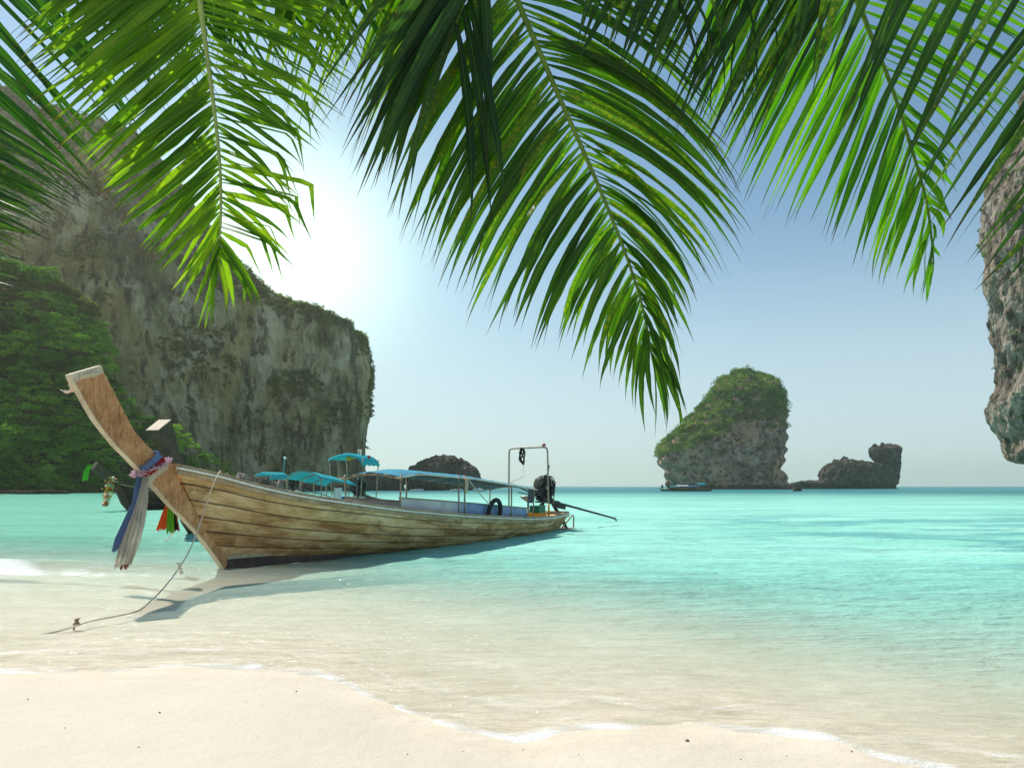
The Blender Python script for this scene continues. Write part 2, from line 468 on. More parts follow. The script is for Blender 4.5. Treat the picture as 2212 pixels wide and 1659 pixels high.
gl = t.new('MapRange'); t.link(ra, gl.inputs[0]); gl.inputs[1].default_value = -0.15; gl.inputs[2].default_value = -0.6; gl.inputs[3].default_value = 0; gl.inputs[4].default_value = 0.75
c = t.mix(gl.outputs[0], c, (0.10, 0.38, 0.25))
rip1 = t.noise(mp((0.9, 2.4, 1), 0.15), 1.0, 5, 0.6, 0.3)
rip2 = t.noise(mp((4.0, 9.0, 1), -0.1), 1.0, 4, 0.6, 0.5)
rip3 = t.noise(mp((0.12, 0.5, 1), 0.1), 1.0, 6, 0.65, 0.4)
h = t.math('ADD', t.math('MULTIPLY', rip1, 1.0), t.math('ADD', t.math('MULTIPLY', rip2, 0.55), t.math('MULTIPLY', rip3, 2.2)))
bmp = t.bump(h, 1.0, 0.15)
# light and dark of the ripples painted into the water's colour and opacity
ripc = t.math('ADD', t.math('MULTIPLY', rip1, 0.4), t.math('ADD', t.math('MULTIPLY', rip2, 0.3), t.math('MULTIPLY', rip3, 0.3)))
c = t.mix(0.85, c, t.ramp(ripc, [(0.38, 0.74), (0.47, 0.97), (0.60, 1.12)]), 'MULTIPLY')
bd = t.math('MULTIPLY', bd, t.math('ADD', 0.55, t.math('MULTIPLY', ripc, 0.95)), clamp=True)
shl = t.new('MapRange'); t.link(t.attr('body'), shl.inputs[0]); shl.inputs[1].default_value = 0.75; shl.inputs[2].default_value = 0.2; shl.inputs[3].default_value = 0; shl.inputs[4].default_value = 0.9
c = t.mix(shl.outputs[0], c, (0.68, 0.96, 0.80))  # shallows painted paler to make up for sunlight the water body blocks
dif = t.new('BsdfDiffuse'); t.link(c, dif.inputs[0]); t.link(bmp, dif.inputs['Normal'])
tr = t.new('BsdfTransparent'); tr.inputs[0].default_value = (0.985, 1.0, 0.99, 1)
m1 = t.new('MixShader'); t.link(bd, m1.inputs[0]); t.link(t.ramp(t.math('ADD', t.math('MULTIPLY', rip1, 0.5), t.math('MULTIPLY', rip2, 0.5)), [(0.40, (0.90, 0.92, 0.88)), (0.55, (1.0, 1.0, 0.99))]), tr.inputs[0]); t.link(tr.outputs[0], m1.inputs[1]); t.link(dif.outputs[0], m1.inputs[2])  # ripple tint paints in the light pattern refraction would throw on the bottom
fr = t.new('Fresnel'); fr.inputs[0].default_value = 1.33; t.link(bmp, fr.inputs['Normal'])
gls = t.new('BsdfGlossy'); gls.inputs['Roughness'].default_value = 0.12; t.link(bmp, gls.inputs['Normal'])
ff = t.math('MINIMUM', t.math('MULTIPLY', fr.outputs[0], 0.6), 0.17)
m2 = t.new('MixShader'); t.link(ff, m2.inputs[0]); t.link(m1.outputs[0], m2.inputs[1]); t.link(gls.outputs[0], m2.inputs[2])
vor = t.new('TexVoronoi'); vor.feature = 'DISTANCE_TO_EDGE'; vor.inputs['Scale'].default_value = 48; t.link(mp((1, 1, 1)), vor.inputs['Vector'])
fn = t.noise(mp((3.2, 5.5, 1)), 1.0, 6, 0.7, 0.6)
web = t.math('ADD', t.ramp(vor.outputs['Distance'], [(0.0, 1.0), (0.3, 0.45)]), t.math('MULTIPLY', fn, 0.9))
# thin drifting froth in the swash
fr2 = t.ramp(t.noise(mp((0.8, 2.6, 1), -0.25), 1.0, 9, 0.75, 1.2), [(0.54, 0.0), (0.70, 0.45)])
sh = t.new('MapRange'); t.link(bd, sh.inputs[0]); sh.inputs[1].default_value = 0.30; sh.inputs[2].default_value = 0.10
fr2 = t.math('MULTIPLY', fr2, sh.outputs[0])
foam = t.math('MULTIPLY', t.math('ADD', fm, fr2), t.math('MULTIPLY', web, 1.1), clamp=True)
foam = t.ramp(foam, [(0.32, 0.0), (1.1, 0.82)])
fd = t.new('BsdfDiffuse'); fd.inputs[0].default_value = (0.86, 0.86, 0.84, 1); t.link(t.bump(fn, 0.8, 0.03), fd.inputs['Normal'])
m3 = t.new('MixShader'); t.link(foam, m3.inputs[0]); t.link(m2.outputs[0], m3.inputs[1]); t.link(fd.outputs[0], m3.inputs[2])
water_m = t.done(m3.outputs[0])
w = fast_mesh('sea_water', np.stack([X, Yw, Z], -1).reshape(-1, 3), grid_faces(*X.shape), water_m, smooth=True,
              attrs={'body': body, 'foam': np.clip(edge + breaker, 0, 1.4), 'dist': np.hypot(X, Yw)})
tag(w, kind='structure')

# ---------------------------------------------------------------- rock faces
M_ROCK = rock_mat('limestone', ((0.085, 0.08, 0.035), (0.30, 0.27, 0.12), (0.70, 0.60, 0.36), (0.58, 0.42, 0.15)), 0.3, 0.045, 0.6)
M_STACK = rock_mat('stack_limestone', ((0.13, 0.08, 0.055), (0.36, 0.24, 0.17), (0.72, 0.50, 0.36), (0.80, 0.45, 0.27)), 0.9, 0.075, 0.85)
M_DARKROCK = rock_mat('dark_rock', ((0.05, 0.04, 0.032), (0.12, 0.098, 0.078), (0.25, 0.205, 0.165), (0.20, 0.15, 0.11)), 0.8, 0.22, 0.3)
M_PALEROCK = rock_mat('pale_rock', ((0.15, 0.115, 0.085), (0.38, 0.30, 0.23), (0.70, 0.58, 0.47), (0.50, 0.37, 0.25)), 0.5, 0.13, 0.4, wet=False)
M_JUNGLE = leaf_mat('jungle_leaves', (0.04, 0.12, 0.014), (0.13, 0.30, 0.028), (0.34, 0.52, 0.06), 0.35, 0.10, 1.2)
M_DRYLEAF = leaf_mat('dry_scrub_leaves', (0.09, 0.12, 0.03), (0.17, 0.20, 0.05), (0.30, 0.28, 0.10), 0.35, 0.08, 0.8)
M_STACKLEAF = leaf_mat('stack_leaves', (0.02, 0.055, 0.018), (0.085, 0.17, 0.035), (0.25, 0.34, 0.07), 0.25, 0.09, 0.3)
M_BARK = simple('bark', (0.16, 0.12, 0.085), 0.9, var=0.4)
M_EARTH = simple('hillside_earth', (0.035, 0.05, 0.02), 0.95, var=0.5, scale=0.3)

def leaf_quads(C, N, size, up_bias=0.3):
    """leaf-sized quads at points C facing roughly N"""
    n = len(C)
    d = N + rng.normal(size=(n, 3)) * 0.75; d[:, 2] += up_bias
    d /= np.linalg.norm(d, axis=1)[:, None] + 1e-9
    r = rng.normal(size=(n, 3)); u = np.cross(d, r); u /= np.linalg.norm(u, axis=1)[:, None] + 1e-9
    v = np.cross(d, u)
    s = (size * rng.uniform(0.55, 1.35, n))[:, None]; w_ = s * rng.uniform(0.4, 0.8, n)[:, None]
    V = np.stack([C - u * s, C - v * w_ , C + u * s, C + v * w_], 1).reshape(-1, 3)
    return V, np.arange(4 * n).reshape(-1, 4)

def clump_points(centres, radii, per, squash=0.75):
    P_, N_ = [], []
    for c_, r_ in zip(centres, radii):
        d = rng.normal(size=(per, 3)); d /= np.linalg.norm(d, axis=1)[:, None]
        d[:, 2] = np.abs(d[:, 2]) * 1.0 - 0.25 * rng.random(per)
        lump = 1 + 0.3 * noise3(d * 2.2 + c_[None, :] * 0.7)
        rr = r_ * rng.uniform(0.7, 1.05, per) * lump
        P_.append(c_[None, :] + d * rr[:, None] * np.array((1, 1, squash))); N_.append(d)
    return np.concatenate(P_), np.concatenate(N_)

def stack(name, rows, Y, ratio, mat, amp, freq, nz=110, na=220, bump=None, yoff=0, seed=0, power=2.4, strat=0.0, parent=None, notch=1.6):
    """rock solid from its measured outline rows (yd, x left, x right); front-to-back depth is ratio x width"""
    rows = sorted(rows, key=lambda r: -r[0])
    zs = np.array([CAMH + (HZD - r[0]) / F * Y for r in rows]); xl = np.array([(r[1] - CXD) / F * Y for r in rows]); xr = np.array([(r[2] - CXD) / F * Y for r in rows])
    z = np.linspace(zs[0], zs[-1], nz)
    if zs[0] < 5: z = np.concatenate([[-3.0], z])
    L = np.interp(z, zs, xl); R = np.interp(z, zs, xr)
    a = np.linspace(0, 2 * np.pi, na, endpoint=False)
    ca, sa = np.cos(a), np.sin(a)
    ex = np.sign(ca) * np.abs(ca) ** (2 / power); ey = np.sign(sa) * np.abs(sa) ** (2 / power)
    cx, hw = (L + R) / 2, (R - L) / 2
    wmax = hw.max()
    hd = ratio * (hw * 0.6 + wmax * 0.4) * np.clip((zs[-1] - z + 0.001) / (zs[-1] - zs[0]) * 8, 0.05, 1)
    V = np.stack([cx[:, None] + hw[:, None] * ex, Y + yoff + hd[:, None] * ey, np.repeat(z[:, None], na, 1)], -1)
    N = np.stack([ex * 1.0 + 0 * V[..., 0], ey + 0 * V[..., 0], 0 * V[..., 0]], -1)
    q = V * freq + seed
    dsp = amp * (0.9 * fbm(q, 5) + 0.7 * ridged(q * np.array((1.5, 1.5, 0.5 if not strat else 1.4)), 4) - 0.48)
    if strat: dsp += strat * np.sin(V[..., 2] * 2 * np.pi * freq * 2.2 + 3 * fbm(q * 0.7, 3)) * amp
    dsp = dsp - notch * np.exp(-((V[..., 2] - 1.2) / 1.6) ** 2)
    V = V + N * dsp[..., None]
    V[..., 2] += amp * (0.5 + 1.3 * np.clip((z - z[0]) / (z[-1] - z[0]) * 3 - 2, 0, 1))[:, None] * fbm(q * 1.9 + 40, 4) * (np.arange(len(z)) > 1)[:, None]
    Vf = V.reshape(-1, 3); Fq = grid_faces(len(z), na, True)
    # cap
    top = V[-1].mean(0); Vf = np.vstack([Vf, top[None]]); ti = len(Vf) - 1; b = (len(z) - 1) * na
    cap = np.array([[b + i, b + (i + 1) % na, ti, ti] for i in range(na)])
    me = bpy.data.meshes.new(name); me.from_pydata(Vf.tolist(), [], Fq.tolist() + [(c_[0], c_[1], c_[2]) for c_ in cap.tolist()])
    me.polygons.foreach_set('use_smooth', np.zeros(len(me.polygons), bool)); me.materials.append(mat); me.update()
    o = bpy.data.objects.new(name, me); COL.objects.link(o)
    if parent: o.parent = parent
    return o, Vf[:-1]

# main sea stack
YS = 400
rows = [(1058, 1446, 1706), (1052, 1447, 1704), (1045, 1447, 1699), (1030, 1442, 1690), (1015, 1436, 1681), (1003, 1428, 1682), (992, 1423, 1687), (975, 1424, 1690), (960, 1432, 1692), (945, 1446, 1693),
        (930, 1463, 1692), (910, 1483, 1690), (895, 1500, 1686), (880, 1513, 1683), (865, 1525, 1686), (850, 1536, 1686), (838, 1546, 1680), (825, 1556, 1671), (815, 1568, 1655), (808, 1580, 1638), (804, 1600, 1620)]
isl = empty('sea_stack', ((1570 - CXD) / F * YS, YS, 0))
def localise(o, root):
    o.parent = root; o.matrix_parent_inverse = Matrix.Translation(-Vector(root.location))
o, SV = stack('rock', rows, YS, 0.8, M_STACK, 3.6, 0.07, seed=3, strat=0.16)
localise(o, isl)
tag(isl, 'tall rocky sea stack with green scrub over its top standing in the bay', 'rock island')
vegline = [((x - CXD) / F * YS, CAMH + (HZD - y) / F * YS) for x, y in ((1400, 1000), (1422, 988), (1477, 968), (1520, 948), (1544, 938), (1562, 918), (1620, 925), (1650, 935), (1672, 925), (1684, 872), (1700, 868))]
m = SV[:, 2] > np.interp(SV[:, 0], [p[0] for p in vegline], [p[1] for p in vegline]) + 1.2 * fbm(SV * 0.2, 2)
cand = SV[m]; pick = cand[rng.choice(len(cand), 1800, replace=False)]
cp, cn = clump_points(pick, np.where(rng.random(1800) < .3, rng.uniform(2.0, 4.2, 1800), rng.uniform(1.0, 2.4, 1800)), 75)
o = fast_mesh('scrub', *leaf_quads(cp, cn, 0.42), M_STACKLEAF); localise(o, isl)
o['kind'] = 'stuff'

# double-humped low rock with a head
YC = 450
cam_r = empty('camel_shaped_rock', ((1860 - CXD) / F * YC, YC, 0))
tag(cam_r, 'low brown rock with an upright head of stone at its right end', 'rock')
o, _ = stack('rock_body', [(1056, 1768, 1938), (1048, 1770, 1938), (1035, 1770, 1938), (1022, 1772, 1938), (1012, 1778, 1938), (1004, 1790, 1936), (998, 1800, 1870), (993, 1806, 1840), (990, 1812, 1826)], YC, 0.55, M_DARKROCK, 2.4, 0.22, 60, 200, seed=9)
localise(o, cam_r)
o, _ = stack('rock_head', [(1022, 1898, 1938), (1008, 1897, 1940), (998, 1894, 1940), (985, 1884, 1942), (975, 1880, 1943), (968, 1881, 1943), (962, 1888, 1938), (959, 1900, 1930)], YC - 1, 0.9, M_DARKROCK, 2.0, 0.3, 60, 140, seed=19)
localise(o, cam_r)
o, _ = stack('rock_ledge', [(1056, 1698, 1800), (1050, 1700, 1790), (1042, 1706, 1785), (1037, 1745, 1775)], YC - 4, 0.4, M_DARKROCK, 0.9, 0.2, 20, 120, seed=29)
localise(o, cam_r)
# rock dome in the middle and its low neighbour
o, _ = stack('rock_islet', [(1056, 872, 1040), (1049, 870, 1041), (1036, 872, 1042), (1022, 876, 1036), (1010, 884, 1028), (1001, 902, 1016), (993, 920, 1000), (987, 938, 985), (984, 950, 970)], 290, 0.6, M_DARKROCK, 1.8, 0.24, 70, 220, seed=31)
tag(o, 'dark rounded rock dome in the sea right of the great cliff', 'rock')
o, _ = stack('low_rock', [(1060, 770, 880), (1048, 770, 882), (1035, 778, 878), (1026, 788, 862), (1019, 798, 850)], 285, 0.6, M_DARKROCK, 1.1, 0.2, 30, 120, seed=37)
tag(o, 'low dark jagged rock between the cliff foot and the rock dome', 'rock')

# overhanging cliff at the right edge
YR = 120
RR = [(1004, 2276, 2660), (998, 2236, 2680), (993, 2206, 2700), (985, 2196, 2700), (972, 2193, 2700), (950, 2192, 2700), (930, 2184, 2700), (905, 2172, 2700), (885, 2169, 2700), (860, 2171, 2700), (830, 2180, 2700), (790, 2180, 2700), (740, 2174, 2700), (690, 2167, 2700), (640, 2161, 2700),
      (590, 2154, 2700), (540, 2151, 2700), (490, 2148, 2700), (450, 2152, 2700), (400, 2160, 2700), (350, 2174, 2700), (310, 2192, 2700), (270, 2210, 2700), (230, 2229, 2700), (120, 2264, 2700), (0, 2304, 2700), (-60, 2324, 2690)]
o, RV = stack('overhanging_cliff', RR, YR, 0.5, M_PALEROCK, 1.8, 0.16, 260, 460, seed=41, power=3.0)
rc = empty('overhanging_cliff', (70, YR, 0)); o.name = 'rock_face'; localise(o, rc)
tag(rc, 'pale grey overhanging limestone cliff at the right edge', 'cliff')
o, _ = stack('cliff_foot', [(1180, 2330, 2800), (1060, 2340, 2800), (1000, 2330, 2780), (975, 2300, 2750)], YR, 0.5, M_PALEROCK, 1.3, 0.22, 40, 200, seed=43); localise(o, rc)
m = (RV[:, 0] < (2200 - CXD) / F * YR) & (RV[:, 1] < YR + 8)
cand = RV[m]; pick = cand[rng.choice(len(cand), 46, replace=False)]
cp, cn = clump_points(pick, rng.uniform(0.3, 0.8, 46), 50)
o = fast_mesh('scrub', *leaf_quads(cp, cn, 0.15), M_STACKLEAF); localise(o, rc); o['kind'] = 'stuff'

# the great cliff on the left
path = [(-1500, 150, -100), (-700, 185, -20), (-200, 215, 110), (0, 228, 195), (90, 234, 235), (200, 240, 262), (300, 246, 292), (350, 250, 345), (400, 254, 410), (450, 258, 490), (500, 262, 555), (560, 266, 600), (600, 268, 635), (640, 270, 655), (680, 272, 662), (720, 274, 675), (748, 276, 692), (764, 280, 712)]
NU, NV = 520, 230
pu = np.linspace(0, 1, NU); px_ = [p[0] for p in path]
xs = np.interp(pu, [0, .12, 1], [-1500, -260, 764])
Yb = np.interp(xs, px_, [p[1] for p in path]); Yt = np.interp(xs, px_, [p[2] for p in path])
lean = np.interp(xs, [-1500, 0, 500, 764], [60, 55, 25, 4])
v = np.linspace(0, 1, NV)
topY = Yb + lean
topZ = CAMH + (HZD - Yt) / F * topY
U_, V_ = np.meshgrid(np.arange(NU), v)
base = Yb[None, :] + lean[None, :] * V_ ** 1.6
Zc = -3 + (topZ[None, :] + 3) * V_
Xc = ((xs - CXD) / F)[None, :] * (Yb[None, :] + lean[None, :] * V_ ** 1.6 * 1.0)
# the right end: bulges out over the water half way up, then turns away from us
nt = 90
endX, endY, endZ = Xc[:, -1], base[:, -1], Zc[:, -1]
ang = np.linspace(0.02, 1, nt)
bul = np.interp(V_[:, 0], [0, .05, .3, .55, .75, .9, 1], [-2.6, -2.0, -.4, 1.0, 1.4, .6, -1.5])
Xe = endX[:, None] + 2.4 * np.sin(ang * 1.9)[None, :] - (ang ** 2)[None, :] * 34
Ye = endY[:, None] + (ang * 80)[None, :]
Ze = np.repeat(endZ[:, None], nt, 1) - 3 * 0
Xc = np.hstack([Xc, Xe]); base = np.hstack([base, Ye]); Zc = np.hstack([Zc, Ze])
wgt = np.concatenate([np.clip((xs - 640) / 124, 0, 1), np.ones(nt)])
Xc = Xc + bul[:, None] * wgt[None, :]
Pc = np.stack([Xc, base, Zc], -1)
q = Pc * 0.02
gul = 17 * fbm(Pc * np.array((0.022, 0.022, 0.006)) + 5, 3)                # big buttresses and gullies
flu = 1.3 * ridged(Pc * np.array((0.42, 0.42, 0.3)), 3) + 5.2 * ridged(Pc * np.array((0.075, 0.075, 0.014)) + 9, 4) + 3.6 * ridged(Pc * np.array((0.19, 0.19, 0.07)) + 2, 4)
ledge = 1.6 * np.sin(Pc[..., 2] * 0.30 + 5 * fbm(Pc * 0.03, 3)) + 1.0 * fbm(Pc * 0.5, 3)
soft = 1.25 - 0.7 * wgt[None, :]
du = np.gradient(Pc, axis=1); nx, ny = du[..., 1], -du[..., 0]; ln = np.hypot(nx, ny) + 1e-9
tot = -(gul + flu + ledge) * 0.55 * soft
Pc[..., 0] += nx / ln * -tot; Pc[..., 1] += ny / ln * -tot
# jagged crest
crest = np.clip((V_[:, 0] - 0.75) / 0.25, 0, 1)
ncol = Pc.shape[1]
cn_ = 2.6 * fbm(np.stack([Pc[-1, :, 0] * 0.09, Pc[-1, :, 1] * 0.09, np.zeros(ncol)], -1), 4)
Pc[..., 2] += crest[:, None] * cn_[None, :]
# top going back
nb = 26
tb = np.linspace(0, 1, nb)[1:]
last = Pc[-1]
back = []
for tt in tb:
    b = last.copy(); b[:, 1] += 90 * tt; b[:, 0] -= 30 * tt * (last[:, 0] > -400)
    b[:, 2] -= 16 * tt ** 2 + 2 * noise3(b * 0.05); back.append(b)
Pall = np.concatenate([Pc, np.array(back)], 0)
cl = empty('limestone_cliff', (-90, 240, 0))
tag(cl, 'huge hazy limestone cliff rising from the bay on the left', 'cliff')
o = fast_mesh('rock_face', Pall.reshape(-1, 3), grid_faces(*Pall.shape[:2]), M_ROCK); localise(o, cl)
# scrub on crest and ledges
fl = Pc.reshape(-1, 3)
vv = np.repeat(V_[:, 0][:, None], ncol, 1).reshape(-1)
xd = fl[:, 0] / fl[:, 1] * F + CXD
gn = fbm(fl * np.array((0.035, 0.035, 0.05)) + 30, 4)
prob = np.clip((vv - 0.9) * 14, 0, 1) * 1.0 + np.clip((gn - 0.07) * 6, 0, 1) * np.clip((vv - .25) * 2, 0, .6) + 0.5 * ((xd > 690) & (vv > .68) & (gn > -.1))
prob *= (xd > -150) & (Pc[..., 1].reshape(-1) < 330)
pick = fl[rng.choice(len(fl), 2300, replace=False, p=prob / prob.sum())]
cp, cn = clump_points(pick, rng.uniform(0.8, 2.3, 2300), 55)
o = fast_mesh('cliff_scrub', *leaf_quads(cp, cn, 0.36), M_DRYLEAF); localise(o, cl); o['kind'] = 'stuff'

# jungle hillside in front of the cliff
HT = [(-900, 470), (-300, 520), (0, 568), (75, 584), (150, 622), (200, 668), (224, 745), (245, 815), (285, 865), (335, 905), (400, 945), (465, 982), (520, 1025), (560, 1042)]
def hill_Y0(x): return np.interp(x, [-900, 0, 200, 560], [130, 160, 172, 215])
SL = 0.55
def hill_pt(xd_, yd_):
    m_ = (HZD - yd_) / F; Y0 = hill_Y0(xd_)
    z_ = (CAMH + m_ * Y0) / (1 - m_ * SL); Y_ = Y0 + SL * z_
    return np.stack([(xd_ - CXD) / F * Y_, Y_, z_], -1)
xs = np.linspace(-900, 560, 150); tt = np.linspace(0, 1, 60)
XS, TT = np.meshgrid(xs, tt)
tp = np.interp(xs, [p[0] for p in HT], [p[1] for p in HT]) + 26
YD = 1064 + (tp[None, :] - 1064) * TT
HP = hill_pt(XS, YD); HP[..., 1] += 1.5 * fbm(HP * 0.08, 3); HP[..., 2] = np.where(TT < 0.001, -2, HP[..., 2] - 1.5)
bk = HP[-1:].copy(); bk[..., 1] += 8; bk[..., 2] = -2
HP = np.concatenate([HP, bk], 0)
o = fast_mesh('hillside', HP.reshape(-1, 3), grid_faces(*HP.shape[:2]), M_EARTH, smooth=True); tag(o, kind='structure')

def make_tree(kind, mat):
    root = empty('jungle_tree', (0, 0, 0))
    hgt = [7.5, 9.0, 6.5, 8.0, 5.5, 10.0][kind]; rad = [3.4, 3.0, 3.6, 2.8, 3.0, 3.3][kind]
    tr_ = MB()
    tr_.tube([(0, 0, -2), (0.1, 0, hgt * .3), (0.3, 0.1, hgt * .55), (0.2, 0.2, hgt * .8)], [0.3, 0.24, 0.17, 0.06], 8)
    for k_ in range(5):
        a = k_ * 1.3 + kind; z0 = hgt * (.4 + .07 * k_)
        tr_.tube([(0.2, 0.1, z0), (math.cos(a) * rad * .4, math.sin(a) * rad * .4, z0 + hgt * .12), (math.cos(a) * rad * .75, math.sin(a) * rad * .75, z0 + hgt * .22)], [0.12, 0.07, 0.03], 6)
    tr_.build('trunk', M_BARK, root)
    nC = 22; cs = []
    for i in range(nC):
        a = rng.uniform(0, 6.283); r_ = rad * math.sqrt(rng.uniform(0, 1)) * .85; zz = hgt * (0.95 - 0.45 * (r_ / rad) ** 2) - rng.uniform(0, hgt * .38)
        cs.append((r_ * math.cos(a), r_ * math.sin(a), zz))
    cp_, cn2 = clump_points(np.array(cs), rng.uniform(0.9, 1.75, nC), 230, 0.6)
    fast_mesh('crown', *leaf_quads(cp_, cn2, 0.20, 0.6), mat, root)
    return root
protos = [make_tree(k_, M_JUNGLE if k_ % 3 else M_JUNGLE) for k_ in range(6)]
protos += [make_tree(0, M_DRYLEAF), make_tree(4, M_DRYLEAF)]
used = set(); ntree = 0
spots = []
tries = 0
while len(spots) < 190 and tries < 60000:
    tries += 1
    x_ = random.uniform(-170, 505); y_ = random.uniform(560, 1048)
    if y_ < ip(x_, HT) + 8: continue
    p = hill_pt(np.float64(x_), np.float64(y_))
    if all((p[0] - s[0]) ** 2 + (p[1] - s[1]) ** 2 * .8 + (p[2] - s[2]) ** 2 > 3.7 ** 2 for s in spots): spots.append((*p, x_, y_))
G = 'jungle trees below the left cliff'
for i, (x_, y_, z_, a_, b_) in enumerate(spots):
    dry_ = (b_ < 700 and random.random() < .4)
    idx = random.choice((6, 7)) if dry_ else random.randrange(6)
    if idx in used: r_ = copy_tree(protos[idx])
    else: r_ = protos[idx]; used.add(idx)
    s = random.uniform(.75, 1.5)
    if a_ > 225: s *= .6
    if b_ > 960 and a_ > 200: s *= .7
    r_.location = (x_, y_, z_ - 4.0 * s); r_.scale = (s * random.uniform(.9, 1.2), s * random.uniform(.9, 1.2), s * random.uniform(.85, 1.15)); r_.rotation_euler = (0, 0, random.uniform(0, 6.28))
    if dry_: tag(r_, 'olive brown dry-leaved tree high in the jungle below the left cliff', 'tree', 'dry trees high in the left jungle')
    else:
        zr = 'on the upper slope' if b_ < 760 else ('half way up' if b_ < 930 else 'just above the waterline')
        zc = 'near the left edge' if a_ < 90 else ('in the middle of the stand' if a_ < 230 else 'behind the near prow')
        tag(r_, 'green tree ' + zr + ' ' + zc, 'tree', 'jungle trees ' + zr + ' ' + zc)
for i, pr_ in enumerate(protos):
    if i not in used:
        for ch in list(pr_.children): bpy.data.objects.remove(ch)
        bpy.data.objects.remove(pr_)
# undergrowth
n = 1500
xs_ = rng.uniform(-170, 520, n * 3); ys_ = rng.uniform(560, 1058, n * 3); ok = ys_ > np.interp(xs_, [p[0] for p in HT], [p[1] for p in HT])
pp = hill_pt(xs_[ok][:n], ys_[ok][:n]); cp, cn = clump_points(pp, rng.uniform(.5, 1.4, len(pp)), 60)
o = fast_mesh('jungle_undergrowth', *leaf_quads(cp, cn, 0.24), M_JUNGLE); tag(o, kind='stuff')

# boulders at the water's edge
def boulder(p, r, mat, seed, label, group):
    na, nz_ = 36, 20
    a = np.linspace(0, 2 * np.pi, na, endpoint=False); b = np.linspace(-.9, np.pi / 2 - .02, nz_)
    A, B = np.meshgrid(a, b); d = np.stack([np.cos(A) * np.cos(B), np.sin(A) * np.cos(B), np.sin(B)], -1)
    rr = 1 + .35 * fbm(d * 1.6 + seed, 4) + .25 * ridged(d * 2.6 + seed, 3)
    V = d * rr[..., None] * np.array(r)
    o = fast_mesh('boulder', V.reshape(-1, 3), grid_faces(nz_, na, True), mat); o.location = p
    tag(o, label, 'boulder', group); return o
for i in range(13):
    x_ = -30 + i * 14 + random.uniform(-6, 6); Y_ = 148 + random.uniform(-2, 4)
    boulder(((x_ - CXD) / F * Y_, Y_, 0.1), (random.uniform(.7, 1.5), random.uniform(.8, 1.4), random.uniform(.4, 1.0)), M_DARKROCK, i * 3.1, 'dark brown boulder at the waterline below the left jungle', 'boulders along the left waterline')
for i in range(16):
    x_ = 462 + i * 12 + random.uniform(-6, 6); Y_ = 196 + random.uniform(-3, 6)
    boulder(((x_ - CXD) / F * Y_, Y_, 0.3), (random.uniform(1.3, 2.8), random.uniform(1.5, 2.5), random.uniform(1.2, 4.4)), M_PALEROCK if i % 3 else M_DARKROCK, 60 + i * 2.7, 'jagged grey boulder at the foot of the great cliff behind the boats', 'boulders at the cliff foot')

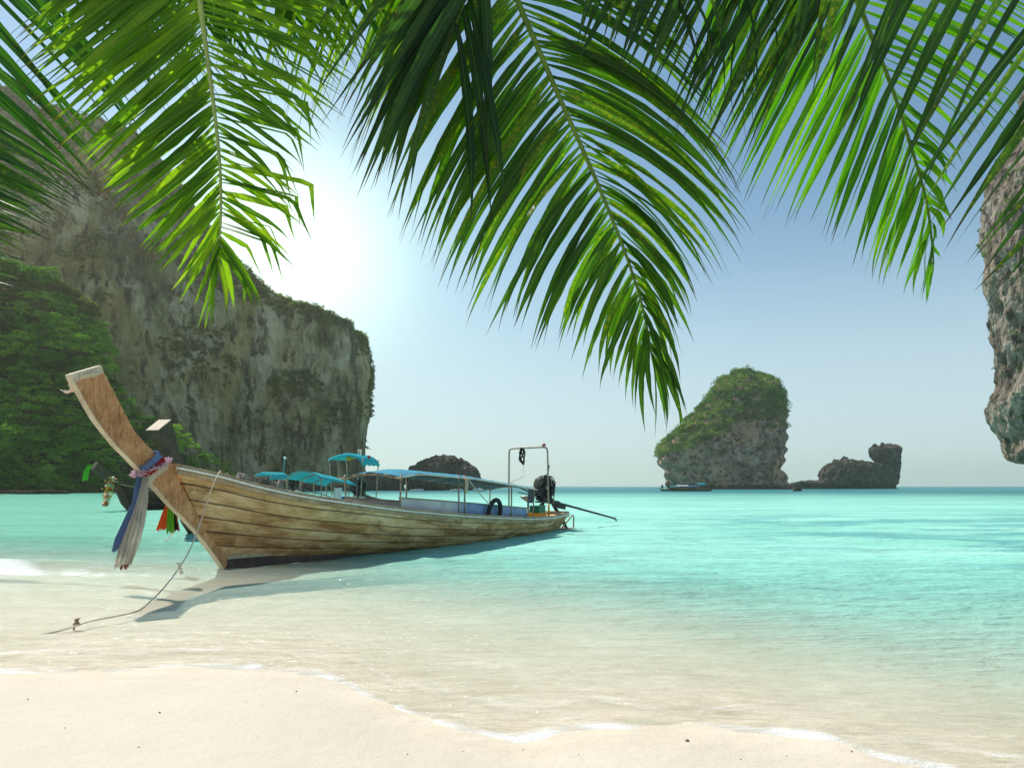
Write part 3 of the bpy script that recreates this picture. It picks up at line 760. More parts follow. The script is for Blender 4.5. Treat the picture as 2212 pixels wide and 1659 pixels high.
# ================================================================= boats
def hull_wood(name, seams=True, cols=None, s=1.0, bottom=False):
    """UV: x = metres along, y = 0 keel .. 1 gunwale"""
    cols = cols or ((0.17, 0.07, 0.025), (0.43, 0.22, 0.085), (0.69, 0.45, 0.21), (0.90, 0.70, 0.42))
    t = NT(name); uv = t.coords(kind='UV')
    sp = t.new('SeparateXYZ'); t.link(uv, sp.inputs[0])
    def m_(scale): q_ = t.new('Mapping'); q_.inputs['Scale'].default_value = scale; t.link(uv, q_.inputs[0]); return q_.outputs[0]
    warp = t.math('MULTIPLY', t.math('SUBTRACT', t.noise(m_((0.35, 1.5, 1)), 1, 3), 0.5), 0.05)
    y = t.math('MULTIPLY', t.math('ADD', sp.outputs[1], warp), 7.0)
    fr_ = t.math('FRACT', y); idx = t.math('FLOOR', y)
    seam = t.math('MINIMUM', fr_, t.math('SUBTRACT', 1.0, fr_))
    grain = t.noise(m_((1.6, 45, 1)), 1, 7, 0.7)
    patch = t.noise(m_((0.9, 5.5, 1)), 1, 8, 0.68, 0.6)
    wn_ = t.new('TexWhiteNoise', noise_dimensions='2D')
    cb = t.new('CombineXYZ'); t.link(idx, cb.inputs[0]); t.link(t.math('FLOOR', t.math('MULTIPLY', t.math('ADD', sp.outputs[0], t.math('MULTIPLY', idx, 1.37)), 0.34)), cb.inputs[1]); t.link(cb.outputs[0], wn_.inputs['Vector'])
    f = t.math('ADD', t.math('MULTIPLY', patch, 0.62), t.math('ADD', t.math('MULTIPLY', grain, 0.30), t.math('MULTIPLY', wn_.outputs['Value'], 0.12)))
    hi = t.new('MapRange'); t.link(sp.outputs[1], hi.inputs[0]); hi.inputs[3].default_value = -0.09; hi.inputs[4].default_value = 0.06
    f = t.math('ADD', f, hi.outputs[0])
    c = t.ramp(f, [(0.36, cols[0]), (0.46, cols[1]), (0.56, cols[2]), (0.7, cols[3])])
    st = t.ramp(t.noise(m_((0.55, 2.6, 1)), 1, 6, 0.7, 0.8), [(0.52, 0.0), (0.64, 0.85)])
    c = t.mix(st, c, tuple(x * .38 for x in cols[1]))
    rust = t.ramp(t.noise(m_((2.5, 3.0, 1)), 1, 5, 0.6), [(0.62, 0.0), (0.72, 0.6)])
    c = t.mix(rust, c, (0.36, 0.17, 0.07))
    wob = t.math('MULTIPLY', t.noise(m_((3, 10, 1)), 1, 4), 0.10)
    if seams:
        sm = t.new('MapRange'); t.link(seam, sm.inputs[0]); sm.inputs[1].default_value = 0.015; t.link(t.math('ADD', 0.05, wob), sm.inputs[2]); sm.inputs[3].default_value = 0.85; sm.inputs[4].default_value = 0.0
        c = t.mix(sm.outputs[0], c, (0.07, 0.04, 0.025))
        hgt = t.math('ADD', t.math('MULTIPLY', t.math('MINIMUM', seam, 0.05), 8.0), t.math('MULTIPLY', grain, 0.35))
    else: hgt = grain
    if bottom:
        bt_ = t.new('MapRange'); t.link(t.math('ADD', sp.outputs[1], t.math('MULTIPLY', t.noise(m_((2.0, 8, 1)), 1, 4), .03)), bt_.inputs[0]); bt_.inputs[1].default_value = .135; bt_.inputs[2].default_value = .15; bt_.inputs[3].default_value = 1; bt_.inputs[4].default_value = 0
        c = t.mix(bt_.outputs[0], c, (0.085, 0.055, 0.04))
    return t.done(t.principled(c, 0.78, t.bump(t.math('ADD', hgt, t.math('MULTIPLY', patch, .5)), 0.7, 0.02), spec=0.25))

def prow_wood(name, c1, c2, c3):
    t = NT(name); v = t.coords(kind='Object')
    v2 = t.new('Mapping'); v2.inputs['Scale'].default_value = (5, 5, 1.0); v2.inputs['Rotation'].default_value = (0, math.radians(-32), 0); t.link(v, v2.inputs[0])
    gr_ = t.noise(v2.outputs[0], 5.0, 8, 0.72, 0.25); pa = t.noise(v, 2.3, 6, 0.65, 0.4)
    c = t.ramp(t.math('ADD', t.math('MULTIPLY', gr_, .55), t.math('MULTIPLY', pa, .45)), [(0.36, c1), (0.5, c2), (0.64, c3)])
    c = t.mix(t.ramp(t.noise(v, 9, 6, .75), [(0.62, 0.0), (0.72, 0.5)]), c, tuple(min(1, x * 1.5 + .1) for x in c3))
    c = t.mix(t.ramp(t.noise(v2.outputs[0], 11, 4, .6), [(0.3, 0.65), (0.42, 0.0)]), c, tuple(x * .35 for x in c1))
    return t.done(t.principled(c, 0.7, t.bump(gr_, 0.6, 0.02), spec=0.3))

M_HULL = hull_wood('weathered_hull', bottom=True)
M_PROW = prow_wood('prow_wood', (0.26, 0.11, 0.045), (0.56, 0.28, 0.12), (0.74, 0.43, 0.21))
M_PALEWOOD = prow_wood('pale_wood', (0.42, 0.31, 0.20), (0.62, 0.50, 0.35), (0.78, 0.68, 0.52))
M_CAPWOOD = prow_wood('cap_wood', (0.25, 0.16, 0.09), (0.45, 0.33, 0.20), (0.62, 0.50, 0.34))
M_WHITE = simple('worn_white_paint', (0.86, 0.82, 0.74), 0.6, var=0.18, scale=14)
M_KEEL = simple('dark_keel_paint', (0.075, 0.05, 0.04), 0.7, var=0.5, scale=5)
M_STRIPE = simple('worn_cream_stripe', (0.50, 0.41, 0.28), 0.7, var=0.35, scale=9)
M_DARKHULL = hull_wood('dark_hull', True, ((0.02, 0.012, 0.01), (0.045, 0.026, 0.02), (0.075, 0.045, 0.03), (0.11, 0.07, 0.045)))
M_DARKPROW = prow_wood('dark_prow', (0.035, 0.02, 0.012), (0.085, 0.055, 0.035), (0.15, 0.10, 0.065))
M_POSTWOOD = prow_wood('post_wood', (0.08, 0.05, 0.03), (0.19, 0.13, 0.08), (0.32, 0.24, 0.16))
M_WHITEHULL = simple('white_hull', (0.74, 0.78, 0.76), 0.4, var=0.08)
M_INTER = simple('boat_interior', (0.30, 0.24, 0.17), 0.8, var=0.3)
M_INTERW = simple('pale_interior', (0.62, 0.68, 0.66), 0.7, var=0.12)
M_TARP = cloth('blue_tarpaulin', (0.15, 0.45, 0.58), 0.25)
M_TARP2 = cloth('turquoise_tarpaulin', (0.08, 0.55, 0.62), 0.3)
M_TARPUNDER = cloth('grey_blue_lining', (0.24, 0.32, 0.38), 0.3)
M_PIPE = simple('rusty_pipe', (0.34, 0.28, 0.20), 0.55, 0.3, var=0.4, scale=12)
M_ENGINE = simple('oily_engine_iron', (0.022, 0.020, 0.020), 0.38, 0.5, var=0.6, scale=12, spec=0.6)
M_FLY = simple('grey_flywheel', (0.09, 0.085, 0.07), 0.5, 0.4, var=0.4, scale=16)
M_RUST = simple('rusted_iron', (0.12, 0.07, 0.045), 0.6, 0.5, var=0.5, scale=20)
M_METAL = simple('dull_metal', (0.42, 0.41, 0.38), 0.35, 0.8, var=0.3, scale=25)
M_RUBBER = simple('tyre_rubber', (0.02, 0.02, 0.021), 0.85, var=0.3)
M_ROPE = simple('pale_rope', (0.74, 0.62, 0.45), 0.9, var=0.3, scale=60, bump=0.6)
M_ORANGE = simple('orange_paint', (0.75, 0.27, 0.03), 0.5, var=0.2)
M_YELLOW = simple('yellow_plastic', (0.80, 0.38, 0.03), 0.45, var=0.12)
M_GREENP = simple('green_plastic', (0.02, 0.16, 0.08), 0.45, var=0.2)
M_BLUEP = simple('blue_plastic', (0.03, 0.16, 0.42), 0.5, var=0.25)
M_RED = simple('red_paint', (0.45, 0.03, 0.03), 0.5)
M_BLACKCLOTH = cloth('black_cloth', (0.03, 0.03, 0.032), 0.05)
C_BLUE = cloth('blue_cloth', (0.20, 0.30, 0.52), 0.4)
C_WHITE = cloth('white_cloth', (0.92, 0.88, 0.80), 0.65)
C_RED = cloth('red_cloth', (0.42, 0.025, 0.035), 0.25)
C_ORANGE = cloth('orange_cloth', (0.90, 0.22, 0.06), 0.4)
C_GREEN = cloth('green_cloth', (0.20, 0.70, 0.08), 0.4)
C_PINK = cloth('pink_petals', (0.92, 0.68, 0.76), 0.5)
C_YEL = cloth('yellow_petals', (0.85, 0.62, 0.05), 0.3)
C_SCREEN = None
t = NT('printed_side_screen'); v_ = t.coords(kind='UV')
sp = t.new('SeparateXYZ'); t.link(v_, sp.inputs[0])
nn = t.noise(v_, 1.6, 5, .6, .5)
fx = t.new('MapRange'); t.link(t.math('ADD', sp.outputs[0], t.math('MULTIPLY', nn, .6)), fx.inputs[0]); fx.inputs[1].default_value = 2.4; fx.inputs[2].default_value = 3.4
cc = t.mix(fx.outputs[0], t.ramp(nn, [(0.3, (0.42, 0.38, 0.44)), (0.7, (0.66, 0.62, 0.62))]), t.ramp(nn, [(0.3, (0.10, 0.16, 0.36)), (0.7, (0.24, 0.33, 0.54))]))
C_SCREEN = t.done(t.principled(cc, 0.6, t.bump(t.noise(v_, 4, 3), .5, .03)))

def smooth_curve(pts, n=24):
    """Catmull-Rom through points"""
    P_ = [np.array(p, float) for p in pts]; P_ = [2 * P_[0] - P_[1]] + P_ + [2 * P_[-1] - P_[-2]]
    out = []; m_ = len(P_) - 3
    for i in range(m_):
        a, b, c_, d = P_[i:i + 4]; kk = max(2, n // m_)
        for j in range(kk):
            q_ = j / kk; out.append(0.5 * ((2 * b) + (-a + c_) * q_ + (2 * a - 5 * b + 4 * c_ - d) * q_ ** 2 + (-a + 3 * b - 3 * c_ + d) * q_ ** 3))
    out.append(P_[-2]); return out

def loft_hull(s0, s1, beam, gz, kz, nu=70, nq=15, wl=None):
    """outer skin grid for one side: s0(q), s1(q) ends; beam(u), gz(u), kz(u)"""
    P_ = []; uv = []
    for i in range(nu + 1):
        u = i / nu
        b, g_, k_ = beam(u), gz(u), kz(u)
        for j in range(nq + 1):
            q_ = j / nq
            s_ = s0(q_) + (s1(q_) - s0(q_)) * u
            full = min(1, u * 3)
            yq = (1 - full) * q_ ** 0.9 + full * (1 - (1 - q_) ** 2.1)
            zq = q_ ** (1.15 + 0.35 * full)
            P_.append((s_, b * (yq * .93 + .07 * q_), k_ + (g_ - k_) * zq)); uv.append((s_, q_))
    return P_, uv, nu + 1, nq + 1

def engine(root, mat=None, swing=0.0, at=(0, 0, 0), shaft=4.0, drop=0.12, scale=1.0, detail=True):
    """long-tail engine: block on a pivot, shaft aft, tiller forward. Built along local +x (aft)."""
    R_ = Matrix.Translation(Vector(at)) @ Matrix.Rotation(swing, 4, 'Z') @ Matrix.Scale(scale, 4)
    tilt = Matrix.Rotation(drop, 4, 'Y')
    A = R_ @ tilt
    b = MB(); b.box((0, 0, .42), (.52, .42, .42)); b.box((0.02, 0, .72), (.38, .36, .24)); b.box((-.02, 0, .9), (.30, .30, .12))
    b.box((.12, .02, .16), (.62, .36, .14)); b.box((-.22, .2, .62), (.16, .14, .3)); b.box((.22, -.2, .5), (.18, .12, .34))
    b.tube([(-.2, -.22, .4), (.1, -.26, .42), (.25, -.22, .7), (.2, -.1, .92)], .045); b.tube([(-.25, .1, .9), (0, .15, 1.0), (.2, .1, .96), (.3, 0, .7)], .04)
    b.tube([(.28, .12, .3), (.34, .14, .7), (.26, .05, .95)], .035)
    for k_ in range(5): b.lathe([(.05, 0), (.05, .06)], (-.14 + .075 * k_, -.12, .96), 'z', 8)
    eng = b.build('engine', M_ENGINE, root, bevel=.015, xf=A)
    f = MB(); f.lathe([(.05, -.06), (.17, -.06), (.19, -.03), (.19, .03), (.15, .05), (.06, .07)], (-.33, 0, .72), 'x', 24); f.build('flywheel', M_FLY, eng, True, xf=A)
    if detail:
        p_ = MB(); p_.box((-.28, -.1, .93), (.16, .012, .07)); p_.box((-.1, -.232, .55), (.14, .012, .1)); p_.box((.1, -.2, .78), (.05, .05, .16)); p_.build('maker_plate', M_METAL, eng, xf=A)
        p_ = MB(); p_.lathe([(.08, 0), (.09, .1), (.09, .2), (.06, .23)], (.08, .24, .5), 'z', 14); p_.lathe([(.05, 0), (.055, .18)], (-.12, -.28, .25), 'z', 12); p_.build('filter', M_RUST, eng, True, xf=A)
        hs = MB()
        for k_ in range(4): hs.tube(smooth_curve([(-.3 + .1 * k_, -.25, .2), (-.2 + .12 * k_, -.32, .5), (-.05 + .1 * k_, -.24, .8), (.1, -.05, .98)], 10), .014, 6)
        hs.build('hose', M_RUBBER, eng, True, xf=A)
        fr_ = MB(); fr_.tube([(.34, -.2, .05), (.36, -.2, .8), (.28, -.1, 1.0), (.28, .1, 1.0), (.36, .2, .8), (.34, .2, .05)], .022); fr_.build('guard_frame', M_PIPE, eng, xf=A)
    e = MB(); e.tube([(.12, 0, .95), (.12, 0, 1.2), (.13, 0, 1.42)], [.035, .035, .04]); e.build('exhaust_pipe', M_RUST, eng, True, xf=A)
    s_ = MB(); s_.tube([(.2, 0, .12), (.9, 0, .12)], .085, 10); s_.tube([(.9, 0, .12), (1.6, 0, .10), (shaft, 0, -.02)], [.05, .045, .035], 10); s_.box((.95, 0, .04), (.7, .05, .2))
    sh_ = s_.build('propeller_shaft', M_ENGINE, root, xf=A)
    pr_ = MB()
    for k_ in range(3):
        a = k_ * 2.094
        pr_.add([(shaft + .02, 0, -.02), (shaft - .03, .05 * math.cos(a) - .03 * math.sin(a), -.02 + .05 * math.sin(a) + .03 * math.cos(a)), (shaft, .13 * math.cos(a), -.02 + .13 * math.sin(a)), (shaft + .06, .09 * math.cos(a) + .06 * math.sin(a), -.02 + .09 * math.sin(a) - .06 * math.cos(a))], [(0, 1, 2, 3)])
    pr_.build('propeller', M_METAL, sh_, solid=.008, xf=A)
    h_ = MB(); h_.tube([(-.2, 0, .2), (-1.0, 0, .34), (-1.55, 0, .44)], [.03, .024, .03]); h_.tube([(-.2, -.08, .12), (-.9, -.1, .2), (-1.45, -.1, .2)], .018); h_.build('tiller', M_ENGINE, root, True, xf=A)
    pv = MB(); pv.tube([(0, 0, -.42), (0, 0, .1)], .06, 10); pv.box((0, 0, .06), (.5, .3, .06)); pv.tube([(-.15, -.2, -.42), (-.05, -.05, 0)], .03); pv.tube([(-.15, .2, -.42), (-.05, .05, 0)], .03)
    pv.build('pivot_mount', M_ENGINE, root, xf=R_)
    return eng

# ---------------------------------------------------------------- the near boat
B0 = Vector((-5.28, 13.1, 0)); AX = Vector((0.442, 0.897, 0)).normalized(); NR = Vector((AX.y, -AX.x, 0)); LB = 14.9
boat = empty('longtail_boat', B0, math.atan2(AX.y, AX.x))
tag(boat, 'weathered wooden longtail boat with ribboned raised prow, nearest the beach', 'boat')
def cs(xd_, yd_, n=0.0):
    """(s, z) on the plane parallel to the keel, n metres towards us, seen at that point"""
    r = (xd_ - CXD) / F
    s_ = (r * (B0.y + NR.y * n) - (B0.x + NR.x * n)) / (AX.x - r * AX.y)
    Y_ = B0.y + NR.y * n + AX.y * s_
    return s_, CAMH + (HZD - yd_) / F * Y_
GT = [(365, 1001), (420, 1012), (474, 1024), (547, 1044), (620, 1061), (689, 1073), (760, 1083), (823, 1092), (880, 1099), (935, 1104), (1000, 1110), (1051, 1113), (1137, 1117), (1190, 1115), (1228, 1106)]
beamL = [(0, .075), (.04, .30), (.10, .52), (.2, .76), (.35, .93), (.5, 1.0), (.65, .99), (.8, .90), (.92, .74), (1, .56)]
s_top0 = cs(372, 1005)[0]; s_bot0 = cs(486, 1205)[0]
s0 = lambda q_: s_bot0 + (s_top0 - s_bot0) * q_
s1 = lambda q_: 14.75 + 0.75 * q_ ** 1.5
def beam(u): return float(ip(u, beamL))
def gz(u):
    s_ = s0(1) + (s1(1) - s0(1)) * u; b = beam(u)
    Px, Py = B0.x + AX.x * s_ + NR.x * b, B0.y + AX.y * s_ + NR.y * b
    return CAMH + (HZD - float(ip(CXD + F * Px / Py, GT))) / F * Py
def kz(u): return float(ip(u, [(0, .10), (.12, .08), (.25, .02), (.42, -.10), (.65, -.24), (.85, -.28), (1, -.2)]))
P_, uv, nr, nc = loft_hull(s0, s1, beam, gz, kz)
hm = MB(); hm.sheet([(a, -b, c_) for a, b, c_ in P_], nr, nc, uv); hm.sheet(P_, nr, nc, uv)
# transom
e0 = (nr - 1) * nc; ring = [(P_[e0 + j][0], -P_[e0 + j][1], P_[e0 + j][2]) for j in range(nc)] + [P_[e0 + j] for j in range(nc - 1, -1, -1)]
hm.add(ring, [tuple(range(len(ring)))], [(p[1] + 3, p[2]) for p in ring])
hull = hm.build('hull', M_HULL, boat, True, solid=.035)
# interior floor, ribs and thwarts
fl_ = MB(); FP = []
for i in range(31):
    u = .05 + .93 * i / 30; j = 9; idx = int(u * (nr - 1)) * nc + j; a, b, c_ = P_[idx]
    FP += [(a, -b * .95, c_), (a, b * .95, c_)]
fl_.sheet(FP, 31, 2); fl_.build('deck_boards', M_INTER, boat, solid=.02)
for i in range(4, nr - 2, 3):
    if i % 6 == 1: continue
rb = MB()
for i in range(3, nr - 2, 3):
    pts = [(P_[i * nc + j][0], -P_[i * nc + j][1] * .94, P_[i * nc + j][2]) for j in range(6, nc)] ; rb.tube(pts, .022, 5)
    rb.tube([(x_, -y_, z_) for x_, y_, z_ in pts], .022, 5)
rb.build('ribs', M_INTER, boat)
# gunwale cap and white rub rail, each side
def rail(side, out, dz, wd, ht, name, mat, u0=0, u1=1):
    m_ = MB(); PV = []; n_ = 70
    for i in range(n_ + 1):
        u = u0 + (u1 - u0) * i / n_; s_ = s0(1) + (s1(1) - s0(1)) * u; b = beam(u) + out; z_ = gz(u) + dz
        for y_, zz in ((-wd / 2, -ht / 2), (wd / 2, -ht / 2), (wd / 2, ht / 2), (-wd / 2, ht / 2)): PV.append((s_, side * (b + y_), z_ + zz))
    Fc = [(i * 4 + k_, i * 4 + (k_ + 1) % 4, (i + 1) * 4 + (k_ + 1) % 4, (i + 1) * 4 + k_) for i in range(n_) for k_ in range(4)] + [(0, 1, 2, 3), (n_ * 4 + 3, n_ * 4 + 2, n_ * 4 + 1, n_ * 4)]
    m_.add(PV, Fc); return m_.build(name, mat, boat, bevel=.006)
for sd in (-1, 1):
    rail(sd, 0.0, 0.0, .11, .05, 'gunwale_cap', M_CAPWOOD)
    rail(sd, .06, -.05, .08, .035, 'rub_rail', M_WHITE)
rail(-1, .03, -.115, .035, .075, 'sheer_plank', M_CAPWOOD); rail(1, .03, -.115, .035, .075, 'sheer_plank', M_CAPWOOD)
sb = MB(); sb.tube([(s1(1), -beam(1), gz(1)), (s1(1) + .12, 0, gz(1) + .02), (s1(1), beam(1), gz(1))], .05, 8); sb.build('stern_rail', M_CAPWOOD, boat, True)
# keel board: cream stripe over dark plank
def keelstrip(lo, hi, th, name, mat, smax):
    m_ = MB(); PV = []; n_ = 50
    for i in range(n_ + 1):
        q_ = i / n_; u = q_ * smax; s_ = s_bot0 - .04 * 0 + (14.7 - s_bot0) * u; k_ = kz(u)
        wd = th + .02 + min(beam(u), 1) * .34 * (1 - math.exp(-u * 14)) * .5
        for y_, zz in ((-1, lo(q_)), (-1, hi(q_)), (1, hi(q_)), (1, lo(q_))): PV.append((s_, y_ * wd, k_ + zz))
    Fc = [(i * 4 + k_, i * 4 + (k_ + 1) % 4, (i + 1) * 4 + (k_ + 1) % 4, (i + 1) * 4 + k_) for i in range(n_) for k_ in range(4)] + [(0, 1, 2, 3), (n_ * 4 + 3, n_ * 4 + 2, n_ * 4 + 1, n_ * 4)]
    m_.add(PV, Fc); return m_.build(name, mat, boat)
keelstrip(lambda q_: -.03, lambda q_: .17 - .02 * q_, .05, 'keel_board', M_KEEL, .55)
keelstrip(lambda q_: .17 - .02 * q_, lambda q_: .235 - .085 * q_, .062, 'keel_stripe', M_STRIPE, .42)
# stem and raised prow in one curved timber
front = [(152, 822), (159, 830), (180, 868), (202, 906), (224, 934), (246, 961), (270, 985), (292, 1008), (314, 1034), (340, 1062), (365, 1090), (392, 1117), (419, 1145), (440, 1172), (458, 1195), (470, 1212), (480, 1228)]
rear = [(213, 795), (220, 803), (233, 828), (246, 852), (266, 890), (285, 927), (308, 954), (333, 979), (350, 992), (368, 1003), (388, 1050), (402, 1074), (422, 1108), (446, 1136), (470, 1164), (486, 1185), (497, 1208)]
PV = []; uvp = []
nf = len(front)
for i in range(nf):
    fs, fz = cs(*front[i]); rs_, rz_ = cs(*rear[i])
    th = .046 if i < 8 else .055
    ths = th * (1.15 if i < 3 else 1.0)
    for (a, b, y_) in ((fs, fz, -ths), (rs_, rz_, -ths), (rs_, rz_, ths), (fs, fz, ths)): PV.append((a, y_, b))
Fc = [(i * 4 + k_, i * 4 + (k_ + 1) % 4, (i + 1) * 4 + (k_ + 1) % 4, (i + 1) * 4 + k_) for i in range(nf - 1) for k_ in range(4)] + [(0, 1, 2, 3)[::-1], ((nf - 1) * 4, (nf - 1) * 4 + 1, (nf - 1) * 4 + 2, (nf - 1) * 4 + 3)]
pm = MB(); pm.add(PV, Fc); stem = pm.build('prow_timber', M_PROW, boat, bevel=.012)
em = MB(); EV = []
for i in range(nf):
    fs, fz = cs(*front[i]); rs_, rz_ = cs(*rear[i]); d = Vector((rs_ - fs, 0, rz_ - fz)).normalized()
    for y_, o_ in ((-.062, -.01), (-.062, .008), (.062, .008), (.062, -.01)): EV.append((fs + d.x * o_, y_, fz + d.z * o_))
em.add(EV, Fc); em.build('leading_edge', M_PALEWOOD, stem, bevel=.005)
# split pale cap at the top of the prow
a0 = cs(149, 812); a1 = cs(214, 793); d0 = Vector((a1[0] - a0[0], 0, a1[1] - a0[1])); dn = Vector((-d0.z, 0, d0.x)).normalized() * -1
if dn.z > 0: dn = -dn
tp_ = MB(); o_ = Vector((a0[0], 0, a0[1]))
poly = [o_ - d0 * .03 - dn * .03, o_ + d0 * 1.02 - dn * .03, o_ + d0 * 1.02 + dn * .09, o_ + d0 * .6 + dn * .11, o_ + d0 * .3 + dn * .08, o_ - d0 * .03 + dn * .12]
tp_.prism([(p.x, p.z) for p in poly], -.065, .065); tp_.build('prow_cap', M_PALEWOOD, stem, bevel=.012)
# pale sawn block wedged under the garland
b0_, b1_ = cs(300, 1038), cs(356, 1002)
bm_ = MB(); bm_.prism([cs(304, 1042), cs(330, 1012), cs(360, 1000), cs(356, 1014), cs(332, 1030), cs(316, 1052)], -.07, .07); bm_.build('sawn_block', M_PALEWOOD, stem, bevel=.008)

# canopy: arched blue tarpaulin on pipe posts
def near(s_, b_, z_): return (s_, -b_, z_)
C0, C1 = 4.35, 12.0
def cano_z(s_): return ip(s_, [(C0, 1.80), (5.2, 1.90), (8, 1.80), (C1, 1.50)])
def gun_at(s_): u = (s_ - s0(1)) / (s1(1) - s0(1)); return beam(u), gz(u)
PV = []; nS, nA = 40, 16
for i in range(nS + 1):
    s_ = C0 + (C1 - C0) * i / nS
    for j in range(nA + 1):
        a = -1 + 2 * j / nA
        sag = .025 * math.sin(i / nS * 8 * math.pi) ** 2 * (abs(a) > .8)
        PV.append((s_ + .05 * math.sin(j * 2.1), a * .84, cano_z(s_) + .12 * (1 - a * a) - sag + .012 * math.sin(i * 1.7 + j)))
cm = MB(); cm.sheet(PV, nS + 1, nA + 1); can = cm.build('canopy', M_TARP, boat, True, solid=.008)
cm = MB(); cm.sheet([(a, b * .99, c_ - .025) for a, b, c_ in PV], nS + 1, nA + 1); cm.build('canopy_lining', M_TARPUNDER, can, True)
for i, s_ in enumerate((4.45, 7.05, 7.35, 10.2, 11.85)):
    for sd in (-1, 1):
        if s_ == 7.35 and sd == 1: continue
        if s_ == 7.05 and sd == -1: pass
        b_, g_ = gun_at(s_); m_ = MB(); m_.tube([(s_, sd * b_ * .86, g_ - .25), (s_ + (0.02 * i), sd * .82, cano_z(s_) + .07)], .022, 8); m_.build('canopy_post', M_PIPE, boat, True)
for s_ in (4.4, 6.3, 8.2, 10.1, 11.95):
    m_ = MB(); m_.tube([(s_, a * .86, cano_z(s_) + .12 * (1 - a * a) - .035) for a in np.linspace(-1, 1, 13)], .02 if s_ != 4.4 else .03, 6); m_.build('canopy_bow', M_CAPWOOD if s_ == 4.4 else M_PIPE, can, True)
for sd in (-1, 1):
    m_ = MB(); m_.tube([(s_, sd * .85, cano_z(s_) - .01) for s_ in np.linspace(C0 - .15, C1 + .1, 20)], .016, 6); m_.build('canopy_side_rail', M_ROPE, can, True)
# side screens
for sd in (-1, 1):
    PV = []; uv = []
    for i in range(61):
        s_ = 4.45 + 7.0 * i / 60; b_, g_ = gun_at(s_)
        top_ = ip(s_, [(4.45, 1.33), (7.2, 1.17), (11.45, .90)])
        for j in range(9):
            q_ = j / 8; PV.append((s_, sd * (b_ * .84 + .012 * math.sin(s_ * 9 + q_ * 4) * math.sin(q_ * 3.14)), (g_ - .28) * (1 - q_) + top_ * q_)); uv.append((s_ - 4.45, q_))
    m_ = MB(); m_.sheet(PV, 61, 9, uv); scn = m_.build('side_screen', C_SCREEN, boat, True)
    m_ = MB(); m_.tube([(s_, sd * gun_at(s_)[0] * .84, ip(s_, [(4.45, 1.335), (7.2, 1.175), (11.45, .905)])) for s_ in np.linspace(4.45, 11.45, 12)], .02, 6); m_.build('screen_rail', M_PIPE, scn, True)
# arch of bent pipe near the stern
sa = 13.2; bA, gA = gun_at(sa)
m_ = MB(); zt = 2.92
m_.tube(smooth_curve([(sa, .74, gA - .2), (sa, .74, 1.6), (sa, .73, zt - .25), (sa, .70, zt - .05), (sa, .58, zt)], 30) + [(sa, 0, zt + .01)] + smooth_curve([(sa, -.58, zt + .02), (sa, -.70, zt - .03), (sa, -.74, zt - .25), (sa, -.76, 1.6), (sa, -.78, gA + .05)], 30), .03, 8)
arch = m_.build('pipe_arch', M_PIPE, boat, True)
m_ = MB(); m_.tube([(sa, -.78, gA + .45), (sa, -.785, gA + .02)], .034, 8); m_.build('painted_foot', M_ORANGE, arch, True)
m_ = MB(); m_.lathe([(.02, 0), (.06, .01), (.07, .05), (.04, .09), (.0, .1)], (sa, -.60, zt + .05), 'z', 12); m_.build('red_lamp', M_RED, arch, True)
# helmsman's stool post
m_ = MB(); sx0 = 12.35; b_, g_ = gun_at(sx0)
m_.tube([(sx0, -.4, g_ - .3), (sx0, -.4, 1.12)], .035, 8); m_.build('stool_post', M_PIPE, boat, True)
m_ = MB(); m_.lathe([(.05, 0), (.2, .1), (.28, .16), (.28, .19), (.0, .17)], (sx0, -.4, 1.08), 'z', 18); m_.build('stool_seat', M_METAL, boat, True)
m_ = MB(); m_.box((12.1, -.62, 1.3), (.1, .22, .5), Matrix.Rotation(.15, 3, 'Y')); m_.build('rolled_awning', M_TARPUNDER, boat, bevel=.03)
# stern: loops and posts
m_ = MB()
m_.tube(smooth_curve([(15.1, -.35, -.1), (15.9, -.5, .42), (16.1, -.5, .5), (16.25, -.5, .4), (16.2, -.5, -.1)], 24), .03, 8); m_.build('boarding_hoop', M_PIPE, boat, True)
m_ = MB(); m_.tube(smooth_curve([(15.2, .1, 1.2), (15.6, -.1, .6), (16.0, -.4, -.15)], 16), .045, 8); m_.tube(smooth_curve([(15.1, -.15, .9), (15.45, -.35, .45), (15.75, -.5, -.15)], 16), .04, 8); m_.build('rudder_post', M_ENGINE, boat, True)
m_ = MB(); m_.box((15.7, -.2, .02), (.7, .9, .05)); m_.build('stern_step', M_CAPWOOD, boat)
m_ = MB(); m_.torus((14.9, -.1, gz(.97) + .03), .34, .05, 'z'); m_.build('coiled_hose', M_CAPWOOD, boat, True)
# engine with its shaft swung out to the right
piv = Vector((14.35, -.05, .98)); tgt = boat.matrix_basis.inverted() @ Vector((4.25, 29.3, .32))
mw = Matrix.Translation(B0) @ Matrix.Rotation(math.atan2(AX.y, AX.x), 4, 'Z')
tgt = mw.inverted() @ Vector((4.25, 29.3, .30))
dv = tgt - piv; sw_ = math.atan2(dv.y, dv.x); dr = -math.atan2(dv.z, math.hypot(dv.x, dv.y))
engine(boat, None, sw_, piv, dv.length - .1, dr, 1.0)

